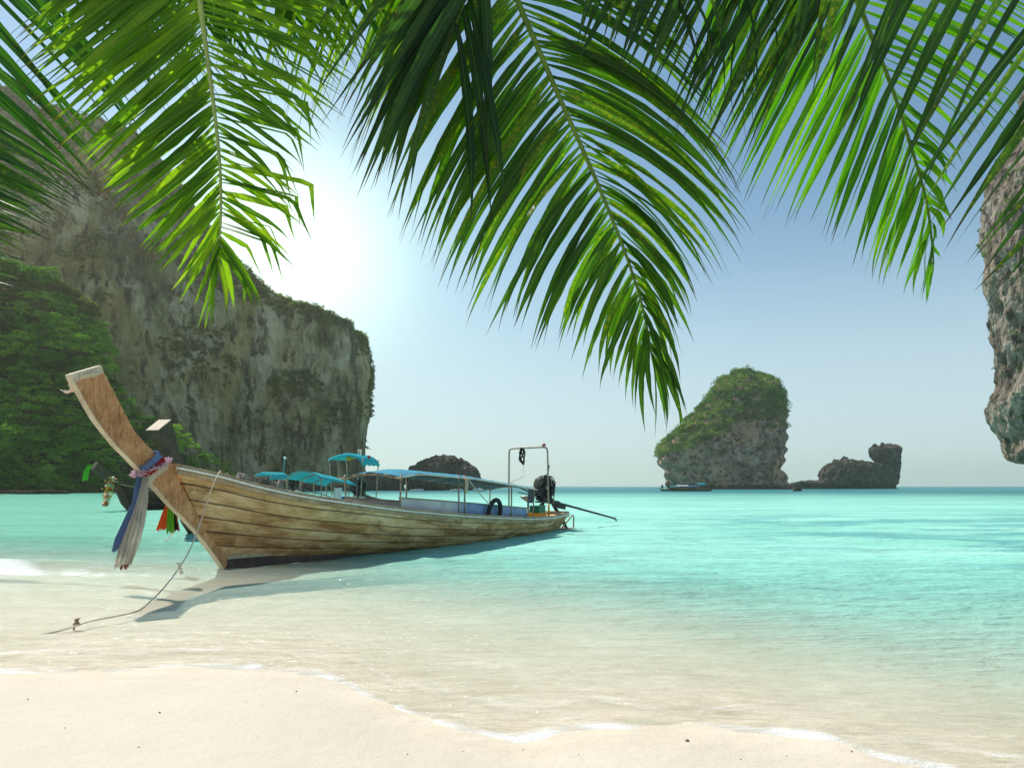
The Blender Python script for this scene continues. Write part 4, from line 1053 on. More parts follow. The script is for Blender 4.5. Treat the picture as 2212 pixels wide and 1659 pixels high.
# things lying in or hanging on the near boat
def wpt(s_, n_, z_): return B0 + AX * s_ + NR * n_ + Vector((0, 0, z_))
RZ = math.atan2(AX.y, AX.x)
ty = MB(); b_, g_ = gun_at(8.75); ty.torus((0, 0, 0), .36, .065, 'y', 32, 12)
o = ty.build('tyre', M_RUBBER, None, True); o.location = wpt(8.9, b_ * .95, g_ + .10); o.rotation_euler = (math.radians(8), 0, RZ)
tag(o, 'old black tyre hanging against the blue side screen of the near boat', 'tyre')
b_, g_ = gun_at(13.2)
cr = empty('fuel_crate', wpt(13.0, .45, g_ - .12), RZ)
m_ = MB(); m_.box((0, 0, .12), (.62, .42, .24)); m_.box((0, 0, .25), (.66, .46, .03)); m_.build('crate_body', M_YELLOW, cr, bevel=.012)
m_ = MB(); m_.box((0, 0, .37), (.56, .38, .22), taper=.93); m_.box((0, 0, .49), (.6, .42, .03)); m_.build('crate_lid', M_GREENP, cr, bevel=.012)
tag(cr, 'yellow crate with a green lid in the stern of the near boat', 'crate')
m_ = MB()
c0 = wpt(sa, -.22, 2.9)
for k_ in range(5):
    a = k_ * 1.1; m_.tube([tuple(p) for p in smooth_curve([c0 + Vector((.03 * math.cos(a), .03 * math.sin(a), .04)), c0 + Vector((.09 * math.cos(a), .09 * math.sin(a), -.15)), c0 + Vector((.10 * math.cos(a + 1), .08, -.36)), c0 + Vector((.05, .02 * k_, -.55))], 12)], .028, 6)
o = m_.build('hanging_bundle', M_BLACKCLOTH, None, True); tag(o, 'black strap bundle tied to the pipe arch of the near boat', 'strap')
m_ = MB(); m_.tube([tuple(c0 + Vector((0.03, 0, -.5))), tuple(c0 + Vector((0.06, -.05, -.95))), tuple(wpt(12.0, -.1, 1.72))], .010, 6)
o = m_.build('thin_rope', M_ROPE, None, True); tag(o, 'thin rope from the black strap bundle down to the canopy end', 'rope')
# canopy tie rope and its knot
m_ = MB(); b_, g_ = gun_at(7.3)
m_.tube([(t_.x, t_.y, t_.z) for t_ in (wpt(7.4, .86, 1.86), wpt(7.9, .9, 1.5), wpt(8.5, b_ * 1.0, 1.08))], .014, 6)
for k_ in range(4): m_.tube([tuple(wpt(7.36 + .02 * k_, .87, 1.84)), tuple(wpt(7.3 + .05 * k_, .9, 1.6 + .02 * k_)), tuple(wpt(7.33 + .03 * k_, .88, 1.42))], .012, 5)
o = m_.build('tie_rope', M_ROPE, None, True); tag(o, 'frayed rope tied round the front canopy posts of the near boat', 'rope')

# ribbons on the prow
def ribbon(name, mat, pts, label, n=26, pleats=5, amp=.02, parent=None):
    """pts: (xd, yd, width px, Y)"""
    m_ = MB(); PV = []; nc_ = 19
    arr = np.array(pts, float); tt_ = np.linspace(0, len(arr) - 1, n)
    for i, t_ in enumerate(tt_):
        x_, y_, w_, Y_ = [np.interp(t_, np.arange(len(arr)), arr[:, k_]) for k_ in range(4)]
        c_ = up(x_, y_, Y_); wm = w_ / F * Y_
        for j in range(nc_):
            q_ = j / (nc_ - 1) - .5
            rag = (0.035 * math.sin(j * 2.3) if i == n - 1 else 0)
            PV.append((c_[0] + q_ * wm, c_[1] + amp * min(1, .4 + t_) * math.cos(q_ * pleats * 6.283 + t_), c_[2] + rag + .15 * q_ * wm))
    m_.sheet(PV, n, nc_); o = m_.build(name, mat, parent, True, solid=.004)
    if label: tag(o, label, 'ribbon', 'ribbons on the near prow')
    return o
Yp = 11.75
ribbon('ribbon', C_BLUE, [(316, 1012, 20, Yp - .08), (303, 1030, 16, Yp - .12), (296, 1080, 22, Yp - .14), (279, 1120, 26, Yp - .15), (262, 1160, 28, Yp - .13), (256, 1188, 30, Yp - .12)], 'long faded blue cloth ribbon hanging from the prow of the near boat')
ribbon('ribbon', C_WHITE, [(318, 1020, 10, Yp - .1), (314, 1040, 14, Yp - .17), (306, 1085, 26, Yp - .19), (294, 1130, 36, Yp - .2), (278, 1180, 44, Yp - .18), (264, 1222, 38, Yp - .16)], 'long white cloth ribbon hanging from the prow of the near boat', pleats=7)
ribbon('ribbon', C_RED, [(312, 1018, 10, Yp - .04), (304, 1060, 10, Yp - .06), (292, 1120, 12, Yp - .07), (280, 1180, 14, Yp - .07), (268, 1226, 18, Yp - .06)], 'narrow dark red ribbon behind the white one on the near prow')
# wrapped bands round the stem
def wrap(pxa, pxb, wdt, name, mat, label, thick=.135, off=0):
    (sa_, za), (sb_, zb) = cs(*pxa), cs(*pxb); m_ = MB(); c_ = Vector(((sa_ + sb_) / 2, 0, (za + zb) / 2)); d = Vector((sb_ - sa_, 0, zb - za)); L_ = d.length / 2 + .02; d.normalize(); nrm = Vector((-d.z, 0, d.x))
    PV = []; nn_ = 40
    for i in range(nn_):
        a = 6.283 * i / nn_; ca, sa2 = math.cos(a), math.sin(a)
        r1 = L_ * math.copysign(abs(ca) ** .6, ca); r2 = thick * math.copysign(abs(sa2) ** .6, sa2)
        for j in range(7):
            q_ = j / 6 - .5; bl = 1 + .05 * math.sin(j * 2.2 + i * .5)
            p = c_ + d * r1 * bl + nrm * q_ * wdt; PV.append(tuple(mw @ Vector((p.x, r2 * bl, p.z))))
    Fq = [(i * 7 + j, ((i + 1) % nn_) * 7 + j, ((i + 1) % nn_) * 7 + j + 1, i * 7 + j + 1) for i in range(nn_) for j in range(6)]
    m_.add(PV, Fq); o = m_.build(name, mat, None, True, solid=.01); tag(o, label, 'cloth band', 'cloth bands round the near prow'); return o
wrap((302, 1014), (338, 981), .13, 'cloth_band', C_BLUE, 'blue cloth band wrapped round the stem of the near prow')
wrap((306, 1024), (346, 990), .10, 'cloth_band', C_RED, 'red cloth band wrapped below the blue one on the near prow', .14)
# garland
m_ = MB(); (sa_, za), (sb_, zb) = cs(290, 1024), cs(362, 992)
c_ = Vector(((sa_ + sb_) / 2, 0, (za + zb) / 2)); d = Vector((sb_ - sa_, 0, zb - za)); L_ = d.length / 2; d.normalize()
for i in range(900):
    a = random.uniform(0, 6.283); base_ = c_ + d * (L_ * math.cos(a)); p = Vector((base_.x, .16 * math.sin(a), base_.z)) + Vector([random.gauss(0, .022) for _ in range(3)])
    u_ = Vector([random.gauss(0, 1) for _ in range(3)]).normalized(); w_ = u_.orthogonal().normalized(); s_ = random.uniform(.012, .026)
    m_.add([tuple(mw @ (p - u_ * s_)), tuple(mw @ (p - w_ * s_ * .7)), tuple(mw @ (p + u_ * s_)), tuple(mw @ (p + w_ * s_ * .7))], [(0, 1, 2, 3)])
o = m_.build('flower_garland', C_PINK, None); tag(o, 'ragged pale pink flower garland round the near prow', 'garland')
# bright bundle hanging behind the stem
rt = empty('ribbon_bundle', up(362, 1145, 12.9)); rt.location = up(362, 1080, 12.9)
inv = Matrix.Translation(-Vector(rt.location))
for mt, pts in ((C_ORANGE, [(366, 1080, 10, 12.9), (360, 1110, 24, 12.9), (354, 1142, 34, 12.9)]), (C_RED, [(372, 1085, 8, 13.0), (376, 1115, 14, 13.0), (378, 1145, 20, 13.0)]), (C_GREEN, [(368, 1080, 8, 12.8), (368, 1110, 13, 12.8), (368, 1148, 17, 12.8)]), (M_BLACKCLOTH, [(374, 1085, 4, 12.85), (377, 1115, 6, 12.85), (380, 1140, 6, 12.85)])):
    o = ribbon('ribbon_strand', mt, pts, None, pleats=4); o.parent = rt; o.matrix_parent_inverse = inv
tag(rt, 'orange, green and red ribbon bundle hanging behind the near stem', 'ribbon bundle')
m_ = MB(); m_.tube(smooth_curve([up(384, 1100, 13), up(382, 1130, 13), up(372, 1152, 13), up(356, 1168, 13)], 16), .009, 6); o = m_.build('loose_cord', M_ROPE, None, True); tag(o, 'loose cord end dangling behind the orange and green ribbon bundle', 'cord')
# knotted rag on the prow tip
m_ = MB(); Yt_ = 10.9
m_.tube(smooth_curve([up(158, 818, Yt_), up(152, 828, Yt_ - .1), up(156, 838, Yt_ - .12), up(146, 846, Yt_ - .1), up(130, 841, Yt_ - .1)], 20), [.02] * 4 + [.03] * 8 + [.022] * 6 + [.008] * 3, 8)
m_.tube(smooth_curve([up(154, 836, Yt_ - .1), up(157, 844, Yt_ - .12), up(163, 842, Yt_ - .1)], 8), .014, 6)
m_.tube(smooth_curve([up(148, 822, Yt_ - .15), up(170, 815, Yt_ - .18), up(192, 808, Yt_ - .15), up(214, 803, Yt_ + .02)], 12), .012, 6)
o = m_.build('knotted_rag', M_ROPE, None, True); tag(o, 'pale twisted rag knotted at the tip of the near prow', 'rag')
# mooring rope from the gunwale down into the sand
def gd(xd_, yd_, lift=.01):
    Y_ = CAMH * F / (yd_ - HZD); return ((xd_ - CXD) / F * Y_, Y_, float(-depth((xd_ - CXD) / F * Y_, Y_)) * 0 + lift)
b_, g_ = gun_at(cs(468, 1026, .5)[0]); _us = np.linspace(0, .3, 400); _sg = [s0(1) + (s1(1) - s0(1)) * u for u in _us]; s_r = _sg[int(np.argmin([abs(CXD + F * (B0.x + AX.x * q + NR.x * beam(u)) / (B0.y + AX.y * q + NR.y * beam(u)) - 470) for q, u in zip(_sg, _us)]))]; b_, g_ = gun_at(s_r)
rp = [tuple(wpt(s_r + .25, b_ - .2, g_ + .02)), tuple(wpt(s_r, b_ + .05, g_ + .05)), up(463, 1040, (B0.y + AX.y * s_r - .44 * b_) - .35), up(450, 1075, 12.3), up(432, 1130, 11.9), up(408, 1190, 11.4), up(378, 1238, 10.5), up(345, 1278, 9.75), up(322, 1300, 9.3), up(299, 1318, 9.2), gd(255, 1332, .02), gd(200, 1342, .015), gd(165, 1352, .012), gd(130, 1355, -.03), gd(60, 1362, -.07), gd(-20, 1368, -.14)]
m_ = MB(); m_.tube(smooth_curve(rp, 90), .010, 7)
o = m_.build('mooring_rope', M_ROPE, None, True); tag(o, 'slack rope running from the near gunwale down into the sand', 'rope')
rs = MB(); kp = Vector(up(386, 1226, 10.75))
for k_ in range(5): rs.torus(tuple(kp + Vector((.01 * k_, 0, -.035 * k_ + .07))), .02, .012, 'z', 12, 6)
kn = rs.build('knot', M_ROPE, o, True)
# knotted stub sticking out of the sand
q_ = Vector(gd(165, 1350, .0)); m_ = MB()
m_.tube(smooth_curve([q_ + Vector((-.03, 0, -.05)), q_ + Vector((-.02, 0, .02)), q_ + Vector((.025, -.01, .045)), q_ + Vector((-.012, 0, .06)), q_ + Vector((.03, 0, .08))], 20), .013, 8)
m_.torus(tuple(q_ + Vector((0, 0, .025))), .024, .012, 'z', 16, 8)
o = m_.build('rope_stub', simple('stub_rope', (0.30, 0.21, 0.13), .9, var=.4, scale=50), None, True); tag(o, 'short knotted brown rope stub sticking up from wet sand', 'rope')

# ---------------------------------------------------------------- other boats
def longtail(root_name, bow, stern, label, hullm, prowm, interm, prow_h=2.2, prow_w=.4, canopy=None, tarp=None, eng=True, shade=None, beamw=.95, free=.62, bowz=1.35, swing=0.0, lean=1.35, group=None, eng_s=1.0, post_top=None, detail=True):
    bow, stern = Vector(bow), Vector(stern); d = stern - bow; L_ = d.length
    root = empty(root_name, (bow.x, bow.y, 0), math.atan2(d.y, d.x)); tag(root, label, 'boat', group)
    bf = lambda u: beamw * float(ip(u, [(0, .08), (.05, .33), (.15, .66), (.35, .93), (.55, 1), (.8, .9), (1, .6)]))
    gf = lambda u: float(ip(u, [(0, bowz), (.08, bowz * .82), (.2, free + .22), (.4, free + .05), (.7, free), (1, free + .05)]))
    kf = lambda u: -.25 + .25 * (1 - u) ** 6
    P_, uv, nr, nc = loft_hull(lambda q: .9 - 1.1 * q, lambda q: L_ - .4 + .4 * q, bf, gf, kf, 40, 9)
    m_ = MB(); m_.sheet([(a, -b, c_) for a, b, c_ in P_], nr, nc, uv); m_.sheet(P_, nr, nc, uv)
    e0 = (nr - 1) * nc; ring = [(P_[e0 + j][0], -P_[e0 + j][1], P_[e0 + j][2]) for j in range(nc)] + [P_[e0 + j] for j in range(nc - 1, -1, -1)]
    m_.add(ring, [tuple(range(len(ring)))], [(p[1], p[2]) for p in ring]); m_.build('hull', hullm, root, True, solid=.04)
    FP = []
    for i in range(21):
        u = .04 + .94 * i / 20; a, b, c_ = P_[int(u * (nr - 1)) * nc + 6]; FP += [(a, -b * .96, c_), (a, b * .96, c_)]
    m_ = MB(); m_.sheet(FP, 21, 2); m_.build('deck_boards', interm, root)
    for sd in (-1, 1):
        m_ = MB(); m_.tube([(-.2 + (L_ + .2) * u, sd * bf(u), gf(u) + .01) for u in np.linspace(0, 1, 30)], .035, 6); m_.build('gunwale', M_CAPWOOD, root, True)
    # stem and prow timber
    m_ = MB(); w_ = prow_w / 2; th = prow_w * .28
    pts = [(.95, -.1), (.35, .55), (-.15, bowz), (-.55, bowz + prow_h * .3), (-.9 * lean / 1.35, bowz + prow_h * .65), (-lean, bowz + prow_h)]
    PV = []
    for i, (a, z_) in enumerate(pts):
        a2, z2 = pts[min(i + 1, len(pts) - 1)]; a1_, z1 = pts[max(i - 1, 0)]; tn = Vector((a2 - a1_, 0, z2 - z1)).normalized(); nn2 = Vector((tn.z, 0, -tn.x))
        ww = w_ * (0.8 if i < 2 else 1.0 + .12 * (i == len(pts) - 1)); tt2 = th * (1 if i < 5 else 1.25)
        for e_, y_ in ((-ww, -tt2), (ww, -tt2), (ww, tt2), (-ww, tt2)): PV.append((a + nn2.x * e_, y_, z_ + nn2.z * e_))
    n_ = len(pts); m_.add(PV, [(i * 4 + k_, i * 4 + (k_ + 1) % 4, (i + 1) * 4 + (k_ + 1) % 4, (i + 1) * 4 + k_) for i in range(n_ - 1) for k_ in range(4)] + [(3, 2, 1, 0), tuple((n_ - 1) * 4 + k_ for k_ in range(4))])
    pt_ = m_.build('prow_timber', prowm, root, bevel=.02)
    if post_top:
        a, z_ = pts[-1]; m_ = MB(); m_.add([(PV[-4][0], PV[-4][1], PV[-4][2] + .004), (PV[-3][0], PV[-3][1], PV[-3][2] + .004), (PV[-2][0], PV[-2][1], PV[-2][2] + .004), (PV[-1][0], PV[-1][1], PV[-1][2] + .004)], [(0, 1, 2, 3)]); m_.build('sawn_top', M_PALEWOOD, pt_, solid=.02)
    if canopy:
        for (c0_, c1_, z0_, z1_, rise) in canopy:
            PV = []
            for i in range(17):
                s_ = c0_ + (c1_ - c0_) * i / 16
                for j in range(11): a = -1 + .2 * j; PV.append((s_, a * beamw * .88, z0_ + (z1_ - z0_) * i / 16 + rise * (1 - a * a) + .01 * math.sin(i + j)))
            m_ = MB(); m_.sheet(PV, 17, 11); cn3 = m_.build('canopy', tarp, root, True, solid=.012)
            for s_ in np.linspace(c0_ + .1, c1_ - .1, 4):
                u = s_ / L_; zz = z0_ + (z1_ - z0_) * (s_ - c0_) / (c1_ - c0_)
                for sd in (-1, 1):
                    m_ = MB(); m_.tube([(s_, sd * bf(u) * .9, gf(u) - .2), (s_, sd * beamw * .86, zz)], .025, 6); m_.build('canopy_post', M_PIPE, root, True)
                m_ = MB(); m_.tube([(s_, a * beamw * .88, zz + rise * (1 - a * a) - .03) for a in np.linspace(-1, 1, 9)], .022, 6); m_.build('canopy_bow', M_PIPE, cn3, True)
    if shade:
        c0_, c1_, z_ = shade; PV = []
        for i in range(13):
            s_ = c0_ + (c1_ - c0_) * i / 12
            for j in range(13):
                a = -1 + j / 6; PV.append((s_, a * .95, z_ + .28 * (1 - a ** 2) ** .8 - .30 * max(0, -a) ** 6 * 1 + .03 * math.sin(i * 2.2 + a * 5) - (.12 if i == 0 else 0)))
        m_ = MB(); m_.sheet(PV, 13, 13); sh2 = m_.build('sun_shade', tarp, root, True, solid=.012)
        for s_ in (c0_ + .15, c1_ - .1):
            for sd in (-1, 1): m_ = MB(); m_.tube([(s_, sd * .72, free - .2), (s_, sd * .9, z_ + .05)], .028, 6); m_.build('shade_post', M_PIPE, root, True)
    if eng: engine(root, None, swing, (L_ - .55, 0, free + .42), 4.2, .13, eng_s, detail)
    return root

# boat with the tall square prow, pointing at us
bt = longtail('longtail_boat', up(394, 1000, 23.5) * np.array((1, 1, 0)), (-7.9, 38.0, 0), 'longtail boat with square wooden prow post, moored behind the near boat', M_DARKHULL, M_DARKPROW, M_INTERW,
         prow_h=1.75, prow_w=.62, canopy=[(8.2, 12.3, 1.95, 1.60, .34)], tarp=M_TARP2, shade=(12.6, 14.9, 2.95), bowz=1.75, swing=-.25, lean=1.15, post_top=True)
hd_ = bt.location.copy()
bl = MB(); bl.box((11.6, -.3, .75), (1.1, .5, .4)); bl.box((12.0, -.2, .95), (.5, .5, .3))
o = bl.build('blue_box', M_BLUEP, None, bevel=.06); o.location = bt.location; o.rotation_euler = bt.rotation_euler; tag(o, 'blue plastic tubs beside the engine of the boat with the square prow', 'tub')
sg = MB(); sg.box((11.0, -.35, 1.15), (.06, .4, .75), Matrix.Rotation(.12, 3, 'Y')); o = sg.build('seat_board', M_WHITEHULL, None, bevel=.02); o.location = bt.location; o.rotation_euler = bt.rotation_euler; tag(o, 'pale upright seat board under the turquoise canopy', 'board')
# objects on its shade: flag, floats
Yf = 37.0
m_ = MB(); m_.tube([up(776, 990, Yf), up(778, 968, Yf)], .02, 6); fr3 = empty('flag', up(777, 992, Yf)); iv = Matrix.Translation(-Vector(fr3.location))
o = m_.build('flag_pole', M_PIPE, None, True); o.parent = fr3; o.matrix_parent_inverse = iv
m_ = MB(); PV = []
for i in range(9):
    for j in range(6): p = up(773 + i * 1.1, 970 + j * 3.0, Yf); PV.append((p[0], p[1] + .06 * math.sin(i * 1.1 + j * .4), p[2]))
m_.sheet(PV, 9, 6); o = m_.build('flag_cloth', C_WHITE, None, True, solid=.008); o.parent = fr3; o.matrix_parent_inverse = iv
tag(fr3, 'small pale flag flying above the turquoise sun shade', 'flag')
m_ = MB(); m_.tube([up(748, 990, Yf), up(768, 986, Yf)], [.10, .08], 8); o = m_.build('life_jacket', C_YEL, None, True, bevel=.02); tag(o, 'yellow roll lying on top of the turquoise sun shade', 'life jacket')
m_ = MB(); m_.tube([up(752, 991, Yf), up(780, 987, Yf), up(802, 989, Yf)], .03, 6); o = m_.build('shade_rail', M_PIPE, bt, True); o.matrix_parent_inverse = (Matrix.Translation(bt.location) @ Matrix.Rotation(bt.rotation_euler.z, 4, 'Z')).inverted()
m_ = MB(); m_.lathe([(0, -.1), (.1, -.06), (.12, 0), (.1, .06), (0, .1)], up(783, 984, Yf), 'z', 12); o = m_.build('float', M_RUST, None, True); tag(o, 'round dark float tied to the rail above the sun shade', 'float')
m_ = MB(); m_.lathe([(0, -.1), (.07, -.06), (.09, 0), (.07, .06), (0, .1)], up(797, 986, Yf), 'z', 12); o = m_.build('float', M_RED, None, True); tag(o, 'small red float at the right end of the rail above the sun shade', 'float')

# dark boat with the green ribbon on its prow
bow2 = up(258, 1062, 47) * np.array((1, 1, 0))
b2 = longtail('longtail_boat', bow2, (-18.3, 61.5, 0), 'dark longtail boat with a green ribbon and flower garlands on its prow', M_DARKHULL, M_DARKPROW, M_INTERW, prow_h=1.15, prow_w=.5, shade=(12.2, 14.3, 2.45), tarp=M_TARP2, bowz=1.75, beamw=1.05, free=.95, swing=.1, lean=1.7, eng_s=1.25)
m2 = Matrix.Translation(b2.location) @ Matrix.Rotation(b2.rotation_euler.z, 4, 'Z')
tipw = m2 @ Vector((-1.7, 0, 2.9))
def pxof(p): return CXD + F * p.x / p.y, HZD - F * (p.z - CAMH) / p.y
tx, ty_ = pxof(tipw)
o = ribbon('ribbon', C_GREEN, [(tx + 4, ty_ - 3, 8, tipw.y - .2), (tx - 8, ty_ - 2, 10, tipw.y - .3), (tx - 15, ty_ + 8, 12, tipw.y - .3), (tx - 19, ty_ + 32, 13, tipw.y - .3)], None, pleats=2, amp=.05)
tag(o, 'bright lime green ribbon at the prow tip of the dark boat', 'ribbon')
gp = m2 @ Vector((-.55, -.2, 2.05)); gx, gy = pxof(gp)
cols = [C_ORANGE, C_PINK, C_YEL, C_RED, C_GREEN, C_WHITE]
gr = empty('flower_garland', gp); iv = Matrix.Translation(-gp)
for ci, cm_ in enumerate(cols):
    m_ = MB()
    for i in range(150):
        a = random.random(); y_ = gy + 4 + (a - .15) * 64; x_ = gx - 4 - a * 14 + random.gauss(0, 6 * (1 - .5 * a)); p = Vector(up(x_, y_, gp.y - .25 + random.gauss(0, .1)))
        if int(a * 12 + ci * 2) % 3 == 0: continue
        u_ = Vector([random.gauss(0, 1) for _ in range(3)]).normalized(); w_ = u_.orthogonal().normalized(); s_ = random.uniform(.03, .07)
        m_.add([p - u_ * s_, p - w_ * s_, p + u_ * s_, p + w_ * s_], [(0, 1, 2, 3)])
    o = m_.build('flowers', cm_, None); o.parent = gr; o.matrix_parent_inverse = iv
tag(gr, 'orange, pink and yellow flower garlands hanging on the dark boat prow', 'garland')

# white-hulled boat further back with its own blue shade
b4 = longtail('longtail_boat', up(478, 1050, 66) * np.array((1, 1, 0)), up(640, 1050, 84) * np.array((1, 1, 0)), 'white open longtail boat moored farther back, beyond the dark boat', M_WHITEHULL, M_DARKPROW, M_INTERW, prow_h=.2, prow_w=.3, bowz=1.6, free=1.1, lean=.6, beamw=1.2, eng_s=1.1)
m_ = MB(); m_.tube([up(612, 1024, 72), up(615, 990, 72)], .06, 8); po = m_.build('pole', simple('blue_green_pole', (.05, .28, .34)), None, True)
m_ = MB(); m_.lathe([(0, -.15), (.12, -.09), (.16, 0), (.12, .09), (0, .15)], up(615.3, 988, 72), 'z', 12); o = m_.build('finial', M_WHITEHULL, po, True)
tag(po, 'blue green pole with a white ball on top beside the white boat', 'pole')

# boats far out, by the sea stack
f1 = longtail('longtail_boat', up(1492, 1050, 236) * np.array((1, 1, 0)), up(1428, 1050, 243) * np.array((1, 1, 0)), 'distant longtail boat with a dark awning, left of the pair by the sea stack', M_DARKHULL, M_DARKPROW, M_INTER, canopy=[(3, 7.5, 1.6, 1.4, .2)], tarp=M_TARP2, prow_h=1.2, detail=False)
f2 = longtail('longtail_boat', up(1447, 1050, 229) * np.array((1, 1, 0)), up(1536, 1050, 234) * np.array((1, 1, 0)), 'distant longtail boat with blue and white roofs, right of the pair by the stack', M_DARKHULL, M_DARKPROW, M_INTERW, canopy=[(2.4, 6.5, 1.7, 1.6, .3)], tarp=simple('white_roof', (.7, .75, .8)), shade=(10.2, 12.8, 2.3), prow_h=1.0, detail=False)
ca = [c_ for c_ in f2.children if c_.name.startswith('sun_shade')]
for c_ in ca: c_.data.materials[0] = M_TARP2
m_ = MB(); PV = []
for i in range(9):
    for j in range(7): a = -1 + j / 3; PV.append((6.2 + i * .45, a * .9, 1.5 + .25 * (1 - a * a)))
m_.sheet(PV, 9, 7); m_.build('blue_canopy', M_BLUEP, f2, True, solid=.02)
f3 = longtail('longtail_boat', up(1722, 1050, 232) * np.array((1, 1, 0)), up(1722, 1050, 243) * np.array((1, 1, 0)), 'small distant longtail boat with a green roof by the low rock', M_DARKHULL, M_DARKPROW, M_INTER, canopy=[(2.5, 8, 1.9, 1.7, .45)], tarp=simple('green_roof', (.05, .32, .2)), prow_h=1.2, beamw=1.5, detail=False)
# white speedboats moored by the rock dome
def speedboat(c, rz, label, s=1.0, canopy=True):
    root = empty('speedboat', c, rz); tag(root, label, 'boat'); m_ = MB(); P_ = []
    for i in range(17):
        u = i / 16; b = 1.15 * (1 - (1 - min(1, u * 1.5)) ** 2.2) + .02; g_ = 1.15 - .4 * u; kx = -.3 + .7 * (1 - u) ** 4
        for j in range(9):
            q_ = -1 + j / 4; P_.append((u * 7 * s, q_ * b * s, (kx + (g_ - kx) * abs(q_) ** 1.6) * s))
    m_.sheet(P_, 17, 9); m_.build('hull', M_WHITEHULL, root, True, solid=.08)
    m_ = MB(); m_.box((3.2 * s, 0, .75 * s), (3.6 * s, 1.5 * s, .5 * s)); m_.build('cabin', M_WHITEHULL, root, bevel=.1)
    m_ = MB(); m_.box((2.2 * s, 0, 1.2 * s), (.08, 1.4 * s, .5 * s), Matrix.Rotation(-.5, 3, 'Y')); m_.build('windscreen', M_BLUEP, root)
    m_ = MB(); m_.box((7.2 * s, 0, .8 * s), (.5 * s, .5 * s, 1.0 * s), taper=.7); m_.build('outboard_motor', M_METAL, root, bevel=.08)
    return root
speedboat(Vector(up(1000, 1050, 225) * np.array((1, 1, 0))), 2.6, 'white speedboat moored in front of the rock dome', .62)
speedboat(Vector(up(1022, 1050, 240) * np.array((1, 1, 0))), .35, 'second white speedboat just right of the one before the rock dome', .6)
speedboat(Vector(up(915, 1050, 230) * np.array((1, 1, 0))), 3.0, 'low white speedboat at the left foot of the rock dome', .6)

# ---------------------------------------------------------------- small things on the sand
def pebble(xd_, yd_, r, mat, label, name='pebble', cat='pebble', group=None, zz=None):
    p = gd(xd_, yd_); x_, y_ = p[0], p[1]; z_ = float(-depth(np.float64(x_), np.float64(y_))) if zz is None else zz
    a = np.linspace(0, 2 * np.pi, 12, endpoint=False); b = np.linspace(-1.5, 1.5, 8); A, B = np.meshgrid(a, b)
    d = np.stack([np.cos(A) * np.cos(B), np.sin(A) * np.cos(B), np.sin(B) * .6], -1); V = d * (1 + .25 * noise3(d * 2 + xd_))[..., None] * r
    o = fast_mesh(name, V.reshape(-1, 3), grid_faces(8, 12, True), mat, smooth=True); o.location = (x_, y_, z_ + r * .3); tag(o, label, cat, group); return o
M_PEB = simple('dark_pebble', (.06, .05, .04), .6)
pebble(1485, 1605, .013, M_PEB, 'lone dark pebble on the dry sand near the bottom edge')
for x_, y_ in ((532, 1530), (345, 1560), (1130, 1622), (140, 1600), (1700, 1640), (640, 1500), (930, 1560), (1000, 1630), (1840, 1625), (60, 1520), (1250, 1638), (300, 1650), (880, 1640), (1600, 1650)):
    pebble(x_, y_, random.uniform(.004, .007), M_PEB, 'tiny dark shell grain on the dry sand', 'shell_grain', 'shell', 'tiny grains on the dry sand')
lf = MB(); LP = []
for i in range(9):
    u = i / 8; w_ = .035 * math.sin(math.pi * min(1, u * 1.02)) ** .7
    for j in range(3): LP.append(((u - .5) * .3, (j - 1) * w_, .012 + .012 * abs(j - 1) + .02 * (u - .5) ** 2))
lf.sheet(LP, 9, 3); o = lf.build('fallen_leaf', cloth('dead_leaf', (.42, .17, .05), .2), None, True, solid=.003)
p = gd(770, 1246); o.location = (p[0], p[1], .01); o.rotation_euler = (0, 0, .3); tag(o, 'brown fallen leaf floating in the shadow of the near boat', 'leaf')

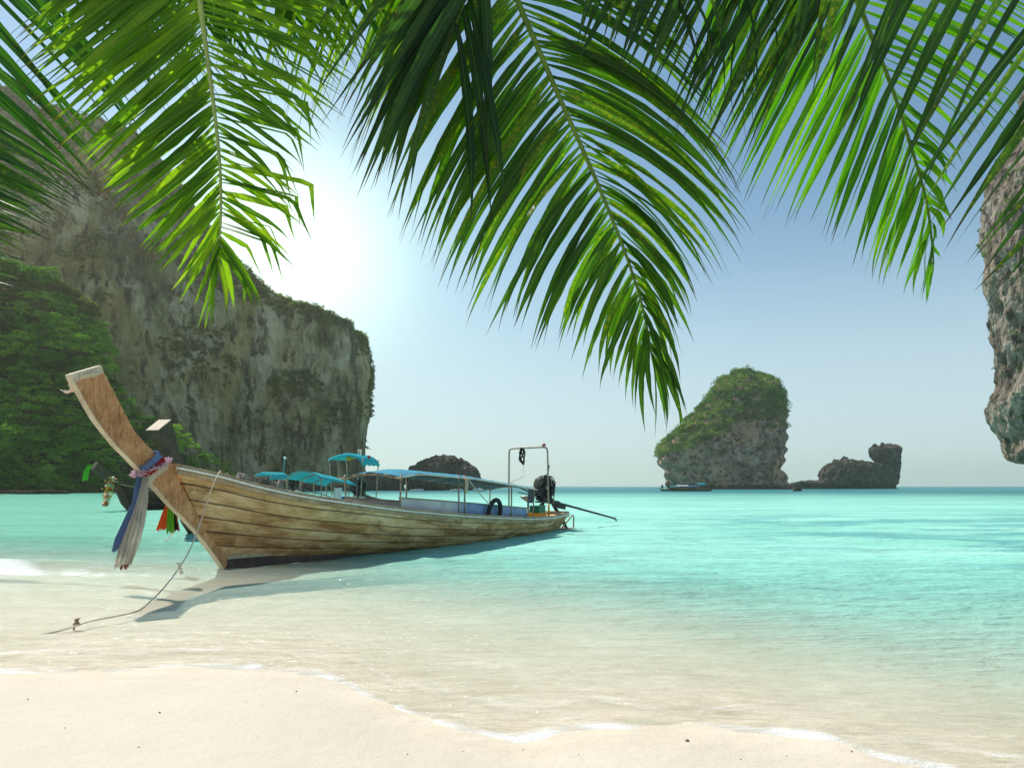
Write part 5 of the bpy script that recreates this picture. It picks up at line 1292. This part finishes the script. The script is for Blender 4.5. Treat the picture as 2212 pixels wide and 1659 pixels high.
# ================================================================= palm fronds
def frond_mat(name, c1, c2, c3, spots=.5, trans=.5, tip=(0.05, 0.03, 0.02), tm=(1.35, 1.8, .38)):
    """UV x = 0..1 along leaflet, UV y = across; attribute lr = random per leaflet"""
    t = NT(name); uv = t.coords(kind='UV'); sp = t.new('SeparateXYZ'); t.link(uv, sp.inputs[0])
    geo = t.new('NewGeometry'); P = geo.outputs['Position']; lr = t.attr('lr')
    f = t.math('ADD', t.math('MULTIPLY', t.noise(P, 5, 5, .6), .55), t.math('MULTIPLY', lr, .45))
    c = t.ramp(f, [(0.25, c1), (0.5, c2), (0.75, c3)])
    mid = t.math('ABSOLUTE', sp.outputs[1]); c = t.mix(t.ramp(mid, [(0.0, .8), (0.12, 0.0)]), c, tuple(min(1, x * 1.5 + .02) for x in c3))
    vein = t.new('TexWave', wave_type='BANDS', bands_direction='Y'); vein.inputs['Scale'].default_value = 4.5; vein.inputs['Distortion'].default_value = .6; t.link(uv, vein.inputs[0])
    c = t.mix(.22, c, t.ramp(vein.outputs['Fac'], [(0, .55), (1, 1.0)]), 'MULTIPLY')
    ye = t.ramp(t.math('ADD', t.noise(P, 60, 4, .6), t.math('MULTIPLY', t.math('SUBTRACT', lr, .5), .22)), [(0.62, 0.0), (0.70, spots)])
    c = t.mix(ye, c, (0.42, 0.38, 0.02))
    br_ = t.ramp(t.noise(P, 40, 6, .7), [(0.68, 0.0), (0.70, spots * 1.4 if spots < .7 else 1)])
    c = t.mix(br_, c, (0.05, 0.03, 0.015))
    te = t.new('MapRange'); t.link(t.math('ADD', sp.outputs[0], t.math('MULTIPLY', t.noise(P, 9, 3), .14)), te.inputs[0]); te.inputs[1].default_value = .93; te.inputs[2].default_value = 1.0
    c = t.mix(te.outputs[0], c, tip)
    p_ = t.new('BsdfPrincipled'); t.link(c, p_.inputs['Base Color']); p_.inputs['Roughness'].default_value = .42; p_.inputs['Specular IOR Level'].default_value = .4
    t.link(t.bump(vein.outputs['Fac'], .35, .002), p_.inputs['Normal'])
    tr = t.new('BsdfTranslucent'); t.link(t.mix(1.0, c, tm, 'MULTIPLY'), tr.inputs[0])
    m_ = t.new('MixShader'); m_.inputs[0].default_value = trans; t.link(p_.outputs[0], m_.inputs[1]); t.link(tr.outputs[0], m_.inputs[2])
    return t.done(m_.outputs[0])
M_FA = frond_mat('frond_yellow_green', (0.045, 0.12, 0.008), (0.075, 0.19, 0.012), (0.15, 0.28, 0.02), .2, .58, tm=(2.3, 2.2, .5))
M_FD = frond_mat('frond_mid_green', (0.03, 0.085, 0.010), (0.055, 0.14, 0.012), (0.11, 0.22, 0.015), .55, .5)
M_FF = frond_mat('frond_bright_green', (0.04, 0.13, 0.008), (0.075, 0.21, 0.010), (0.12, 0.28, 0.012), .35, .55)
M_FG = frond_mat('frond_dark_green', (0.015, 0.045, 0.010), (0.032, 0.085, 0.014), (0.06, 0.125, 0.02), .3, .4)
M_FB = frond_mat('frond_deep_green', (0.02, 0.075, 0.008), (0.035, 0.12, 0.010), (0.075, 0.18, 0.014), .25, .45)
M_RACH = simple('pale_rachis', (0.34, 0.42, 0.12), .5, var=.2, scale=8)
M_RACHD = simple('green_rachis', (0.12, 0.22, 0.03), .8, var=.25, scale=8)

def frond(label, mat, rmat, rachis, sides, r0=.016, seed=0, Y=3.0, tiltY=0.0, ygrow=0.0):
    """rachis: (xd, yd) or (xd, yd, Y); sides: dicts(tips=[(t, x, y)], n, w, bow, kink)"""
    R_ = random.Random(seed); g_ = np.random.default_rng(seed)
    pts = [np.array(up(p[0], p[1], p[2] if len(p) > 2 else Y)) for p in rachis]
    cv = smooth_curve(pts, 60); cv = np.array(cv)
    seg = np.concatenate([[0], np.cumsum(np.linalg.norm(np.diff(cv, axis=0), axis=1))]); seg /= seg[-1]
    key = np.array([i / (len(pts) - 1) for i in range(len(pts))])
    # param of each control point along the length
    kt = np.array([seg[np.argmin(np.linalg.norm(cv - p, axis=1))] for p in pts])
    root = empty('palm_frond', tuple(cv[0])); iv = Matrix.Translation(-Vector(cv[0]))
    tag(root, label, 'palm frond', 'coconut palm fronds hanging over the beach')
    m_ = MB(); n_ = len(cv); m_.tube([tuple(p) for p in cv], [r0 * (1 - .8 * i / n_) for i in range(n_)], 8, flat=.8)
    o = m_.build('rachis', rmat, None, True); o.parent = root; o.matrix_parent_inverse = iv
    V, Q, UV, LR = [], [], [], []; NS = 12
    for sd in sides:
        T = sd['tips']; tk = [a[0] for a in T]; txs = [a[1] for a in T]; tys = [a[2] for a in T]
        n = sd['n']; ts = np.linspace(tk[0], tk[-1], n) ** 1.0
        for i, t_ in enumerate(ts):
            t2 = float(np.clip(t_ + R_.gauss(0, .3) / n * (tk[-1] - tk[0]), 0, 1))
            p0 = np.array([np.interp(t2, seg, cv[:, k_]) for k_ in range(3)])
            tx_ = np.interp(t_, tk, txs) + R_.gauss(0, sd.get('jit', 14)); ty2 = np.interp(t_, tk, tys) + R_.gauss(0, sd.get('jit', 14))
            Yl = p0[1] + sd.get('dy', 0) + R_.gauss(0, .07)
            p1 = np.array(up(tx_, ty2, Yl)); d = p1 - p0; L_ = np.linalg.norm(d)
            if L_ < .03: continue
            perp = np.array((-d[2], 0, d[0])); perp /= np.linalg.norm(perp) + 1e-9
            if perp[2] < 0: perp = -perp
            bow = sd.get('bow', .08) * R_.uniform(.5, 1.4) * L_
            c1 = p0 + d * .35 + perp * bow; c2 = p0 + d * .75 + perp * bow * .7
            c1[1] += R_.gauss(0, .03); c2[1] += R_.gauss(0, .03)
            kinked = sd.get('kink', 0) and R_.random() < sd['kink']
            us = np.linspace(0, 1, NS + 1)[:, None]
            if kinked:
                fk = R_.uniform(.42, .6); outp = p0 + np.array((d[0] * R_.uniform(.72, .95), 0, d[2] * .30)); a_ = np.minimum(us / fk, 1); b_ = np.clip((us - fk) / (1 - fk), 0, 1)
                C = p0 + (outp - p0) * a_ + (p1 - outp) * b_
            else: C = (1 - us) ** 3 * p0 + 3 * (1 - us) ** 2 * us * c1 + 3 * (1 - us) * us ** 2 * c2 + us ** 3 * p1
            C[:, 2] -= L_ * R_.uniform(.0, .05) * us[:, 0] ** 4; C += np.sin(us * R_.uniform(3, 9) + R_.uniform(0, 6)) * us * L_ * .008 * np.array((1, 1, 1))
            tn = np.gradient(C, axis=0); tn /= np.linalg.norm(tn, axis=1)[:, None] + 1e-9
            # blade normal: mostly across the line of sight, each leaflet rolled a little its own way
            roll = R_.gauss(sd.get('roll', .35), .35); tw = R_.gauss(0, .5)
            view = np.array((0, -1, 0.0)); side = np.cross(tn, view); side /= np.linalg.norm(side, axis=1)[:, None] + 1e-9
            nm = np.cross(side, tn)
            ang = roll + tw * us
            ax_ = side * np.cos(ang) + nm * np.sin(ang); nrm_ = np.cross(ax_, tn)
            wpx = sd['w'] * R_.uniform(.8, 1.15) * sd.get('wf', lambda q: 1)(t_); w_ = wpx / F * p0[1] * .5
            u1 = us[:, 0]; prof = np.interp(u1, [0, .03, .12, .35, .58, .76, .88, 1], [.30, .38, .85, 1.0, .84, .46, .15, .01])
            hw = (w_ * prof * (1 + .10 * np.sin(u1 * R_.uniform(20, 40) + R_.uniform(0, 6))))[:, None]; fold = .35
            ba = len(V)
            A = C - ax_ * hw + nrm_ * hw * fold; B = C; D_ = C + ax_ * hw + nrm_ * hw * fold
            for k_ in range(NS + 1):
                V += [A[k_], B[k_], D_[k_]]; UV += [(u1[k_], -1), (u1[k_], 0), (u1[k_], 1)]
            lr_ = R_.random(); LR += [lr_] * (3 * (NS + 1))
            for k_ in range(NS):
                b0 = ba + 3 * k_; Q += [(b0, b0 + 1, b0 + 4, b0 + 3), (b0 + 1, b0 + 2, b0 + 5, b0 + 4)]
    o = fast_mesh('leaflets', np.array(V), np.array(Q), mat, None, True, uv=np.array(UV), attrs={'lr': np.array(LR)}); o.parent = root; o.matrix_parent_inverse = iv
    return root
def tmap(rachis, spec):
    """spec: (root y, tip x, tip y) -> t by length along the rachis polyline"""
    P_ = np.array([p[:2] for p in rachis], float); L_ = np.concatenate([[0], np.cumsum(np.linalg.norm(np.diff(P_, axis=0), axis=1))]); L_ /= L_[-1]
    return [(float(np.interp(y, P_[:, 1], L_)), a, b) for y, a, b in spec]

rA = [(400, -420), (412, -260), (424, -130), (432, 0), (446, 110), (463, 240), (475, 360), (477, 470), (470, 560)]
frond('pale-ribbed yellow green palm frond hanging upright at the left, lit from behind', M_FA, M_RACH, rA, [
    dict(tips=tmap(rA, [(-250, 20, 60), (-100, 60, 170), (0, 95, 260), (60, 135, 335), (146, 190, 378), (214, 222, 405), (290, 245, 465), (360, 290, 522), (430, 345, 578), (500, 392, 665), (560, 448, 725)]), n=92, w=14.5, bow=-.02, jit=12, roll=.25, wf=lambda q: 1.0 if q < .75 else 1.0 - (q - .75) * 1.8),
    dict(tips=tmap(rA, [(-250, 800, -60), (-60, 790, 90), (40, 765, 190), (110, 715, 285), (180, 668, 300), (250, 655, 390), (320, 650, 440), (380, 662, 500), (440, 638, 555), (500, 590, 630), (560, 500, 700)]), n=80, w=13, bow=.05, kink=.28, jit=18, roll=.3),
], r0=.02, seed=1, Y=3.0)
rB = [(-620, 420), (-420, 160), (-230, -40), (-20, -200), (200, -320), (420, -400)]
frond('deep green palm frond slanting down to the right across the top left corner', M_FB, M_RACHD, rB, [
    dict(tips=[(0, 60, 560), (.2, 130, 440), (.4, 215, 400), (.55, 290, 320), (.7, 345, 210), (.85, 420, 120), (1, 520, 60)], n=70, w=15, bow=.03, jit=18, roll=.25)], seed=2, Y=3.25)
rT = [(-140, -420), (100, -300), (330, -210), (560, -160), (760, -150)]
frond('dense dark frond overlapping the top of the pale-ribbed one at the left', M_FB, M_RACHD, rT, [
    dict(tips=[(0, 330, 170), (.25, 460, 190), (.5, 620, 190), (.75, 760, 150), (1, 900, 90)], n=60, w=14, bow=.03, jit=22, roll=.3)], seed=12, Y=3.35)
rB2 = [(-560, 60), (-420, 230), (-330, 420), (-280, 620)]
frond('dark palm frond with yellow flecks at the left edge below the slanting one', M_FG, M_RACHD, rB2, [
    dict(tips=[(0, 214, 407), (.25, 185, 445), (.45, 150, 470), (.65, 108, 512), (.82, 75, 560), (1, 17, 655)], n=32, w=17, bow=.05, jit=12, roll=.3)], seed=3, Y=2.75)
rC2 = [(1250, -420), (1010, -330), (800, -300), (620, -290), (480, -280)]
frond('thin-leaved yellow green frond crossing from top centre down to the left', M_FA, M_RACHD, rC2, [
    dict(tips=[(0, 790, 300), (.25, 770, 260), (.5, 660, 240), (.75, 560, 190), (1, 440, 140)], n=46, w=12, bow=.02, jit=26, roll=.35)], seed=4, Y=3.3)
rC = [(1260, -420), (1150, -250), (1060, -100), (1010, -10), (985, 50)]
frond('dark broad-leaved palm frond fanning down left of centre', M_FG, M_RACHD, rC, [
    dict(tips=[(0, 700, 40), (.2, 735, 190), (.4, 750, 320), (.6, 760, 370), (.8, 800, 380), (.92, 840, 400), (1, 872, 440)], n=26, w=25, bow=.06, jit=20, roll=.25),
    dict(tips=[(.75, 1060, 330), (.85, 1075, 380), (.93, 1055, 500), (1, 1010, 480)], n=6, w=22, bow=.03, jit=16)], seed=5, Y=2.8)
rD = [(960, -420), (1030, -250), (1085, -110), (1118, 0), (1165, 110), (1215, 225), (1262, 330), (1305, 430), (1345, 530), (1382, 640), (1400, 720), (1408, 770)]
frond('large mid-green palm frond hanging to the right of centre, lowest of all', M_FD, M_RACHD, rD, [
    dict(tips=tmap(rD, [(-240, 790, 190), (-100, 820, 330), (0, 850, 440), (40, 868, 495), (84, 895, 525), (150, 935, 590), (230, 980, 622), (300, 1030, 668), (370, 1088, 692), (430, 1148, 722), (490, 1215, 730), (560, 1268, 775), (640, 1318, 810), (700, 1355, 870), (735, 1395, 915), (770, 1432, 945)]), n=92, w=18, bow=.08, jit=18, roll=.35, wf=lambda q: 1.0 if q < .75 else 1.0 - (q - .75) * 1.6),
    dict(tips=tmap(rD, [(-240, 1470, -20), (-100, 1520, 160), (0, 1560, 310), (60, 1582, 370), (130, 1600, 440), (200, 1606, 498), (280, 1576, 545), (350, 1530, 585), (430, 1498, 630), (500, 1482, 695), (580, 1462, 752), (640, 1458, 810), (700, 1462, 880), (770, 1468, 940)]), n=84, w=18, bow=.12, jit=16, roll=.35, wf=lambda q: 1.0 if q < .7 else 1.0 - (q - .7) * 1.5),
], r0=.019, seed=6, Y=2.9)
rE = [(1980, -300), (1850, -190), (1700, -130), (1560, -110), (1430, -110), (1320, -120)]
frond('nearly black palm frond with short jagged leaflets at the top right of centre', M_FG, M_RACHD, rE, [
    dict(tips=[(0, 1640, 300), (.2, 1560, 320), (.4, 1490, 290), (.6, 1430, 230), (.8, 1340, 150), (1, 1240, 90)], n=40, w=15, bow=.03, jit=20, roll=.3),
    dict(tips=[(.3, 1640, 330), (.5, 1600, 300), (.7, 1590, 240), (1, 1560, 170)], n=14, w=9, bow=.22, jit=26, roll=.6)], seed=7, Y=2.7)
rF = [(1560, -470), (1680, -300), (1780, -140), (1850, 0), (1883, 81), (1924, 183), (1964, 304), (2000, 430), (2013, 520), (2017, 570)]
frond('bright green palm frond with long straight leaflets at the right', M_FF, M_RACHD, rF, [
    dict(tips=tmap(rF, [(-350, 1480, 180), (-250, 1490, 270), (-140, 1512, 330), (-80, 1562, 375), (-20, 1602, 425), (30, 1645, 450), (80, 1695, 478), (130, 1757, 490), (200, 1803, 520), (270, 1857, 562), (350, 1903, 592), (430, 1950, 612), (520, 1984, 650), (570, 2010, 655)]), n=58, w=16, bow=.02, jit=12, roll=.3, wf=lambda q: 1.0 if q < .75 else 1.0 - (q - .75) * 2),
    dict(tips=tmap(rF, [(-300, 2340, -30), (-140, 2350, 70), (-60, 2310, 160), (0, 2270, 230), (60, 2215, 270), (130, 2142, 295), (200, 2078, 325), (270, 2062, 365), (340, 2045, 435), (430, 2022, 485), (520, 2018, 560)]), n=50, w=13, bow=.08, jit=14, roll=.35),
], r0=.017, seed=8, Y=3.1)
rG = [(1780, -300), (1950, -240), (2120, -200), (2280, -140), (2420, -20), (2540, 160), (2600, 300)]
frond('dark near palm frond with brown-tipped broad leaflets in the top right corner', M_FG, M_RACHD, rG, [
    dict(tips=[(0, 1700, 130), (.15, 1765, 190), (.3, 1840, 300), (.42, 1912, 400), (.52, 1952, 442), (.62, 2000, 487), (.7, 2045, 505), (.8, 2084, 560), (.87, 2112, 605), (.94, 2150, 635), (1, 2200, 690)], n=27, w=25, bow=.03, jit=12, roll=.25)], r0=.02, seed=9, Y=2.4)

# ---------------------------------------------------------------- sunlit sea air over the whole bay
hz = MB(); hz.box((0, 2290, 60), (15000, 4720, 124))
t = NT('sea_haze'); pv = t.new('VolumePrincipled'); pv.inputs['Color'].default_value = (1.0, 0.97, 0.80, 1); pv.inputs['Density'].default_value = 0.00021; pv.inputs['Anisotropy'].default_value = 0.72
t.l.new(pv.outputs[0], t.out.inputs['Volume'])
o = hz.build('haze', t.m); tag(o, kind='stuff')
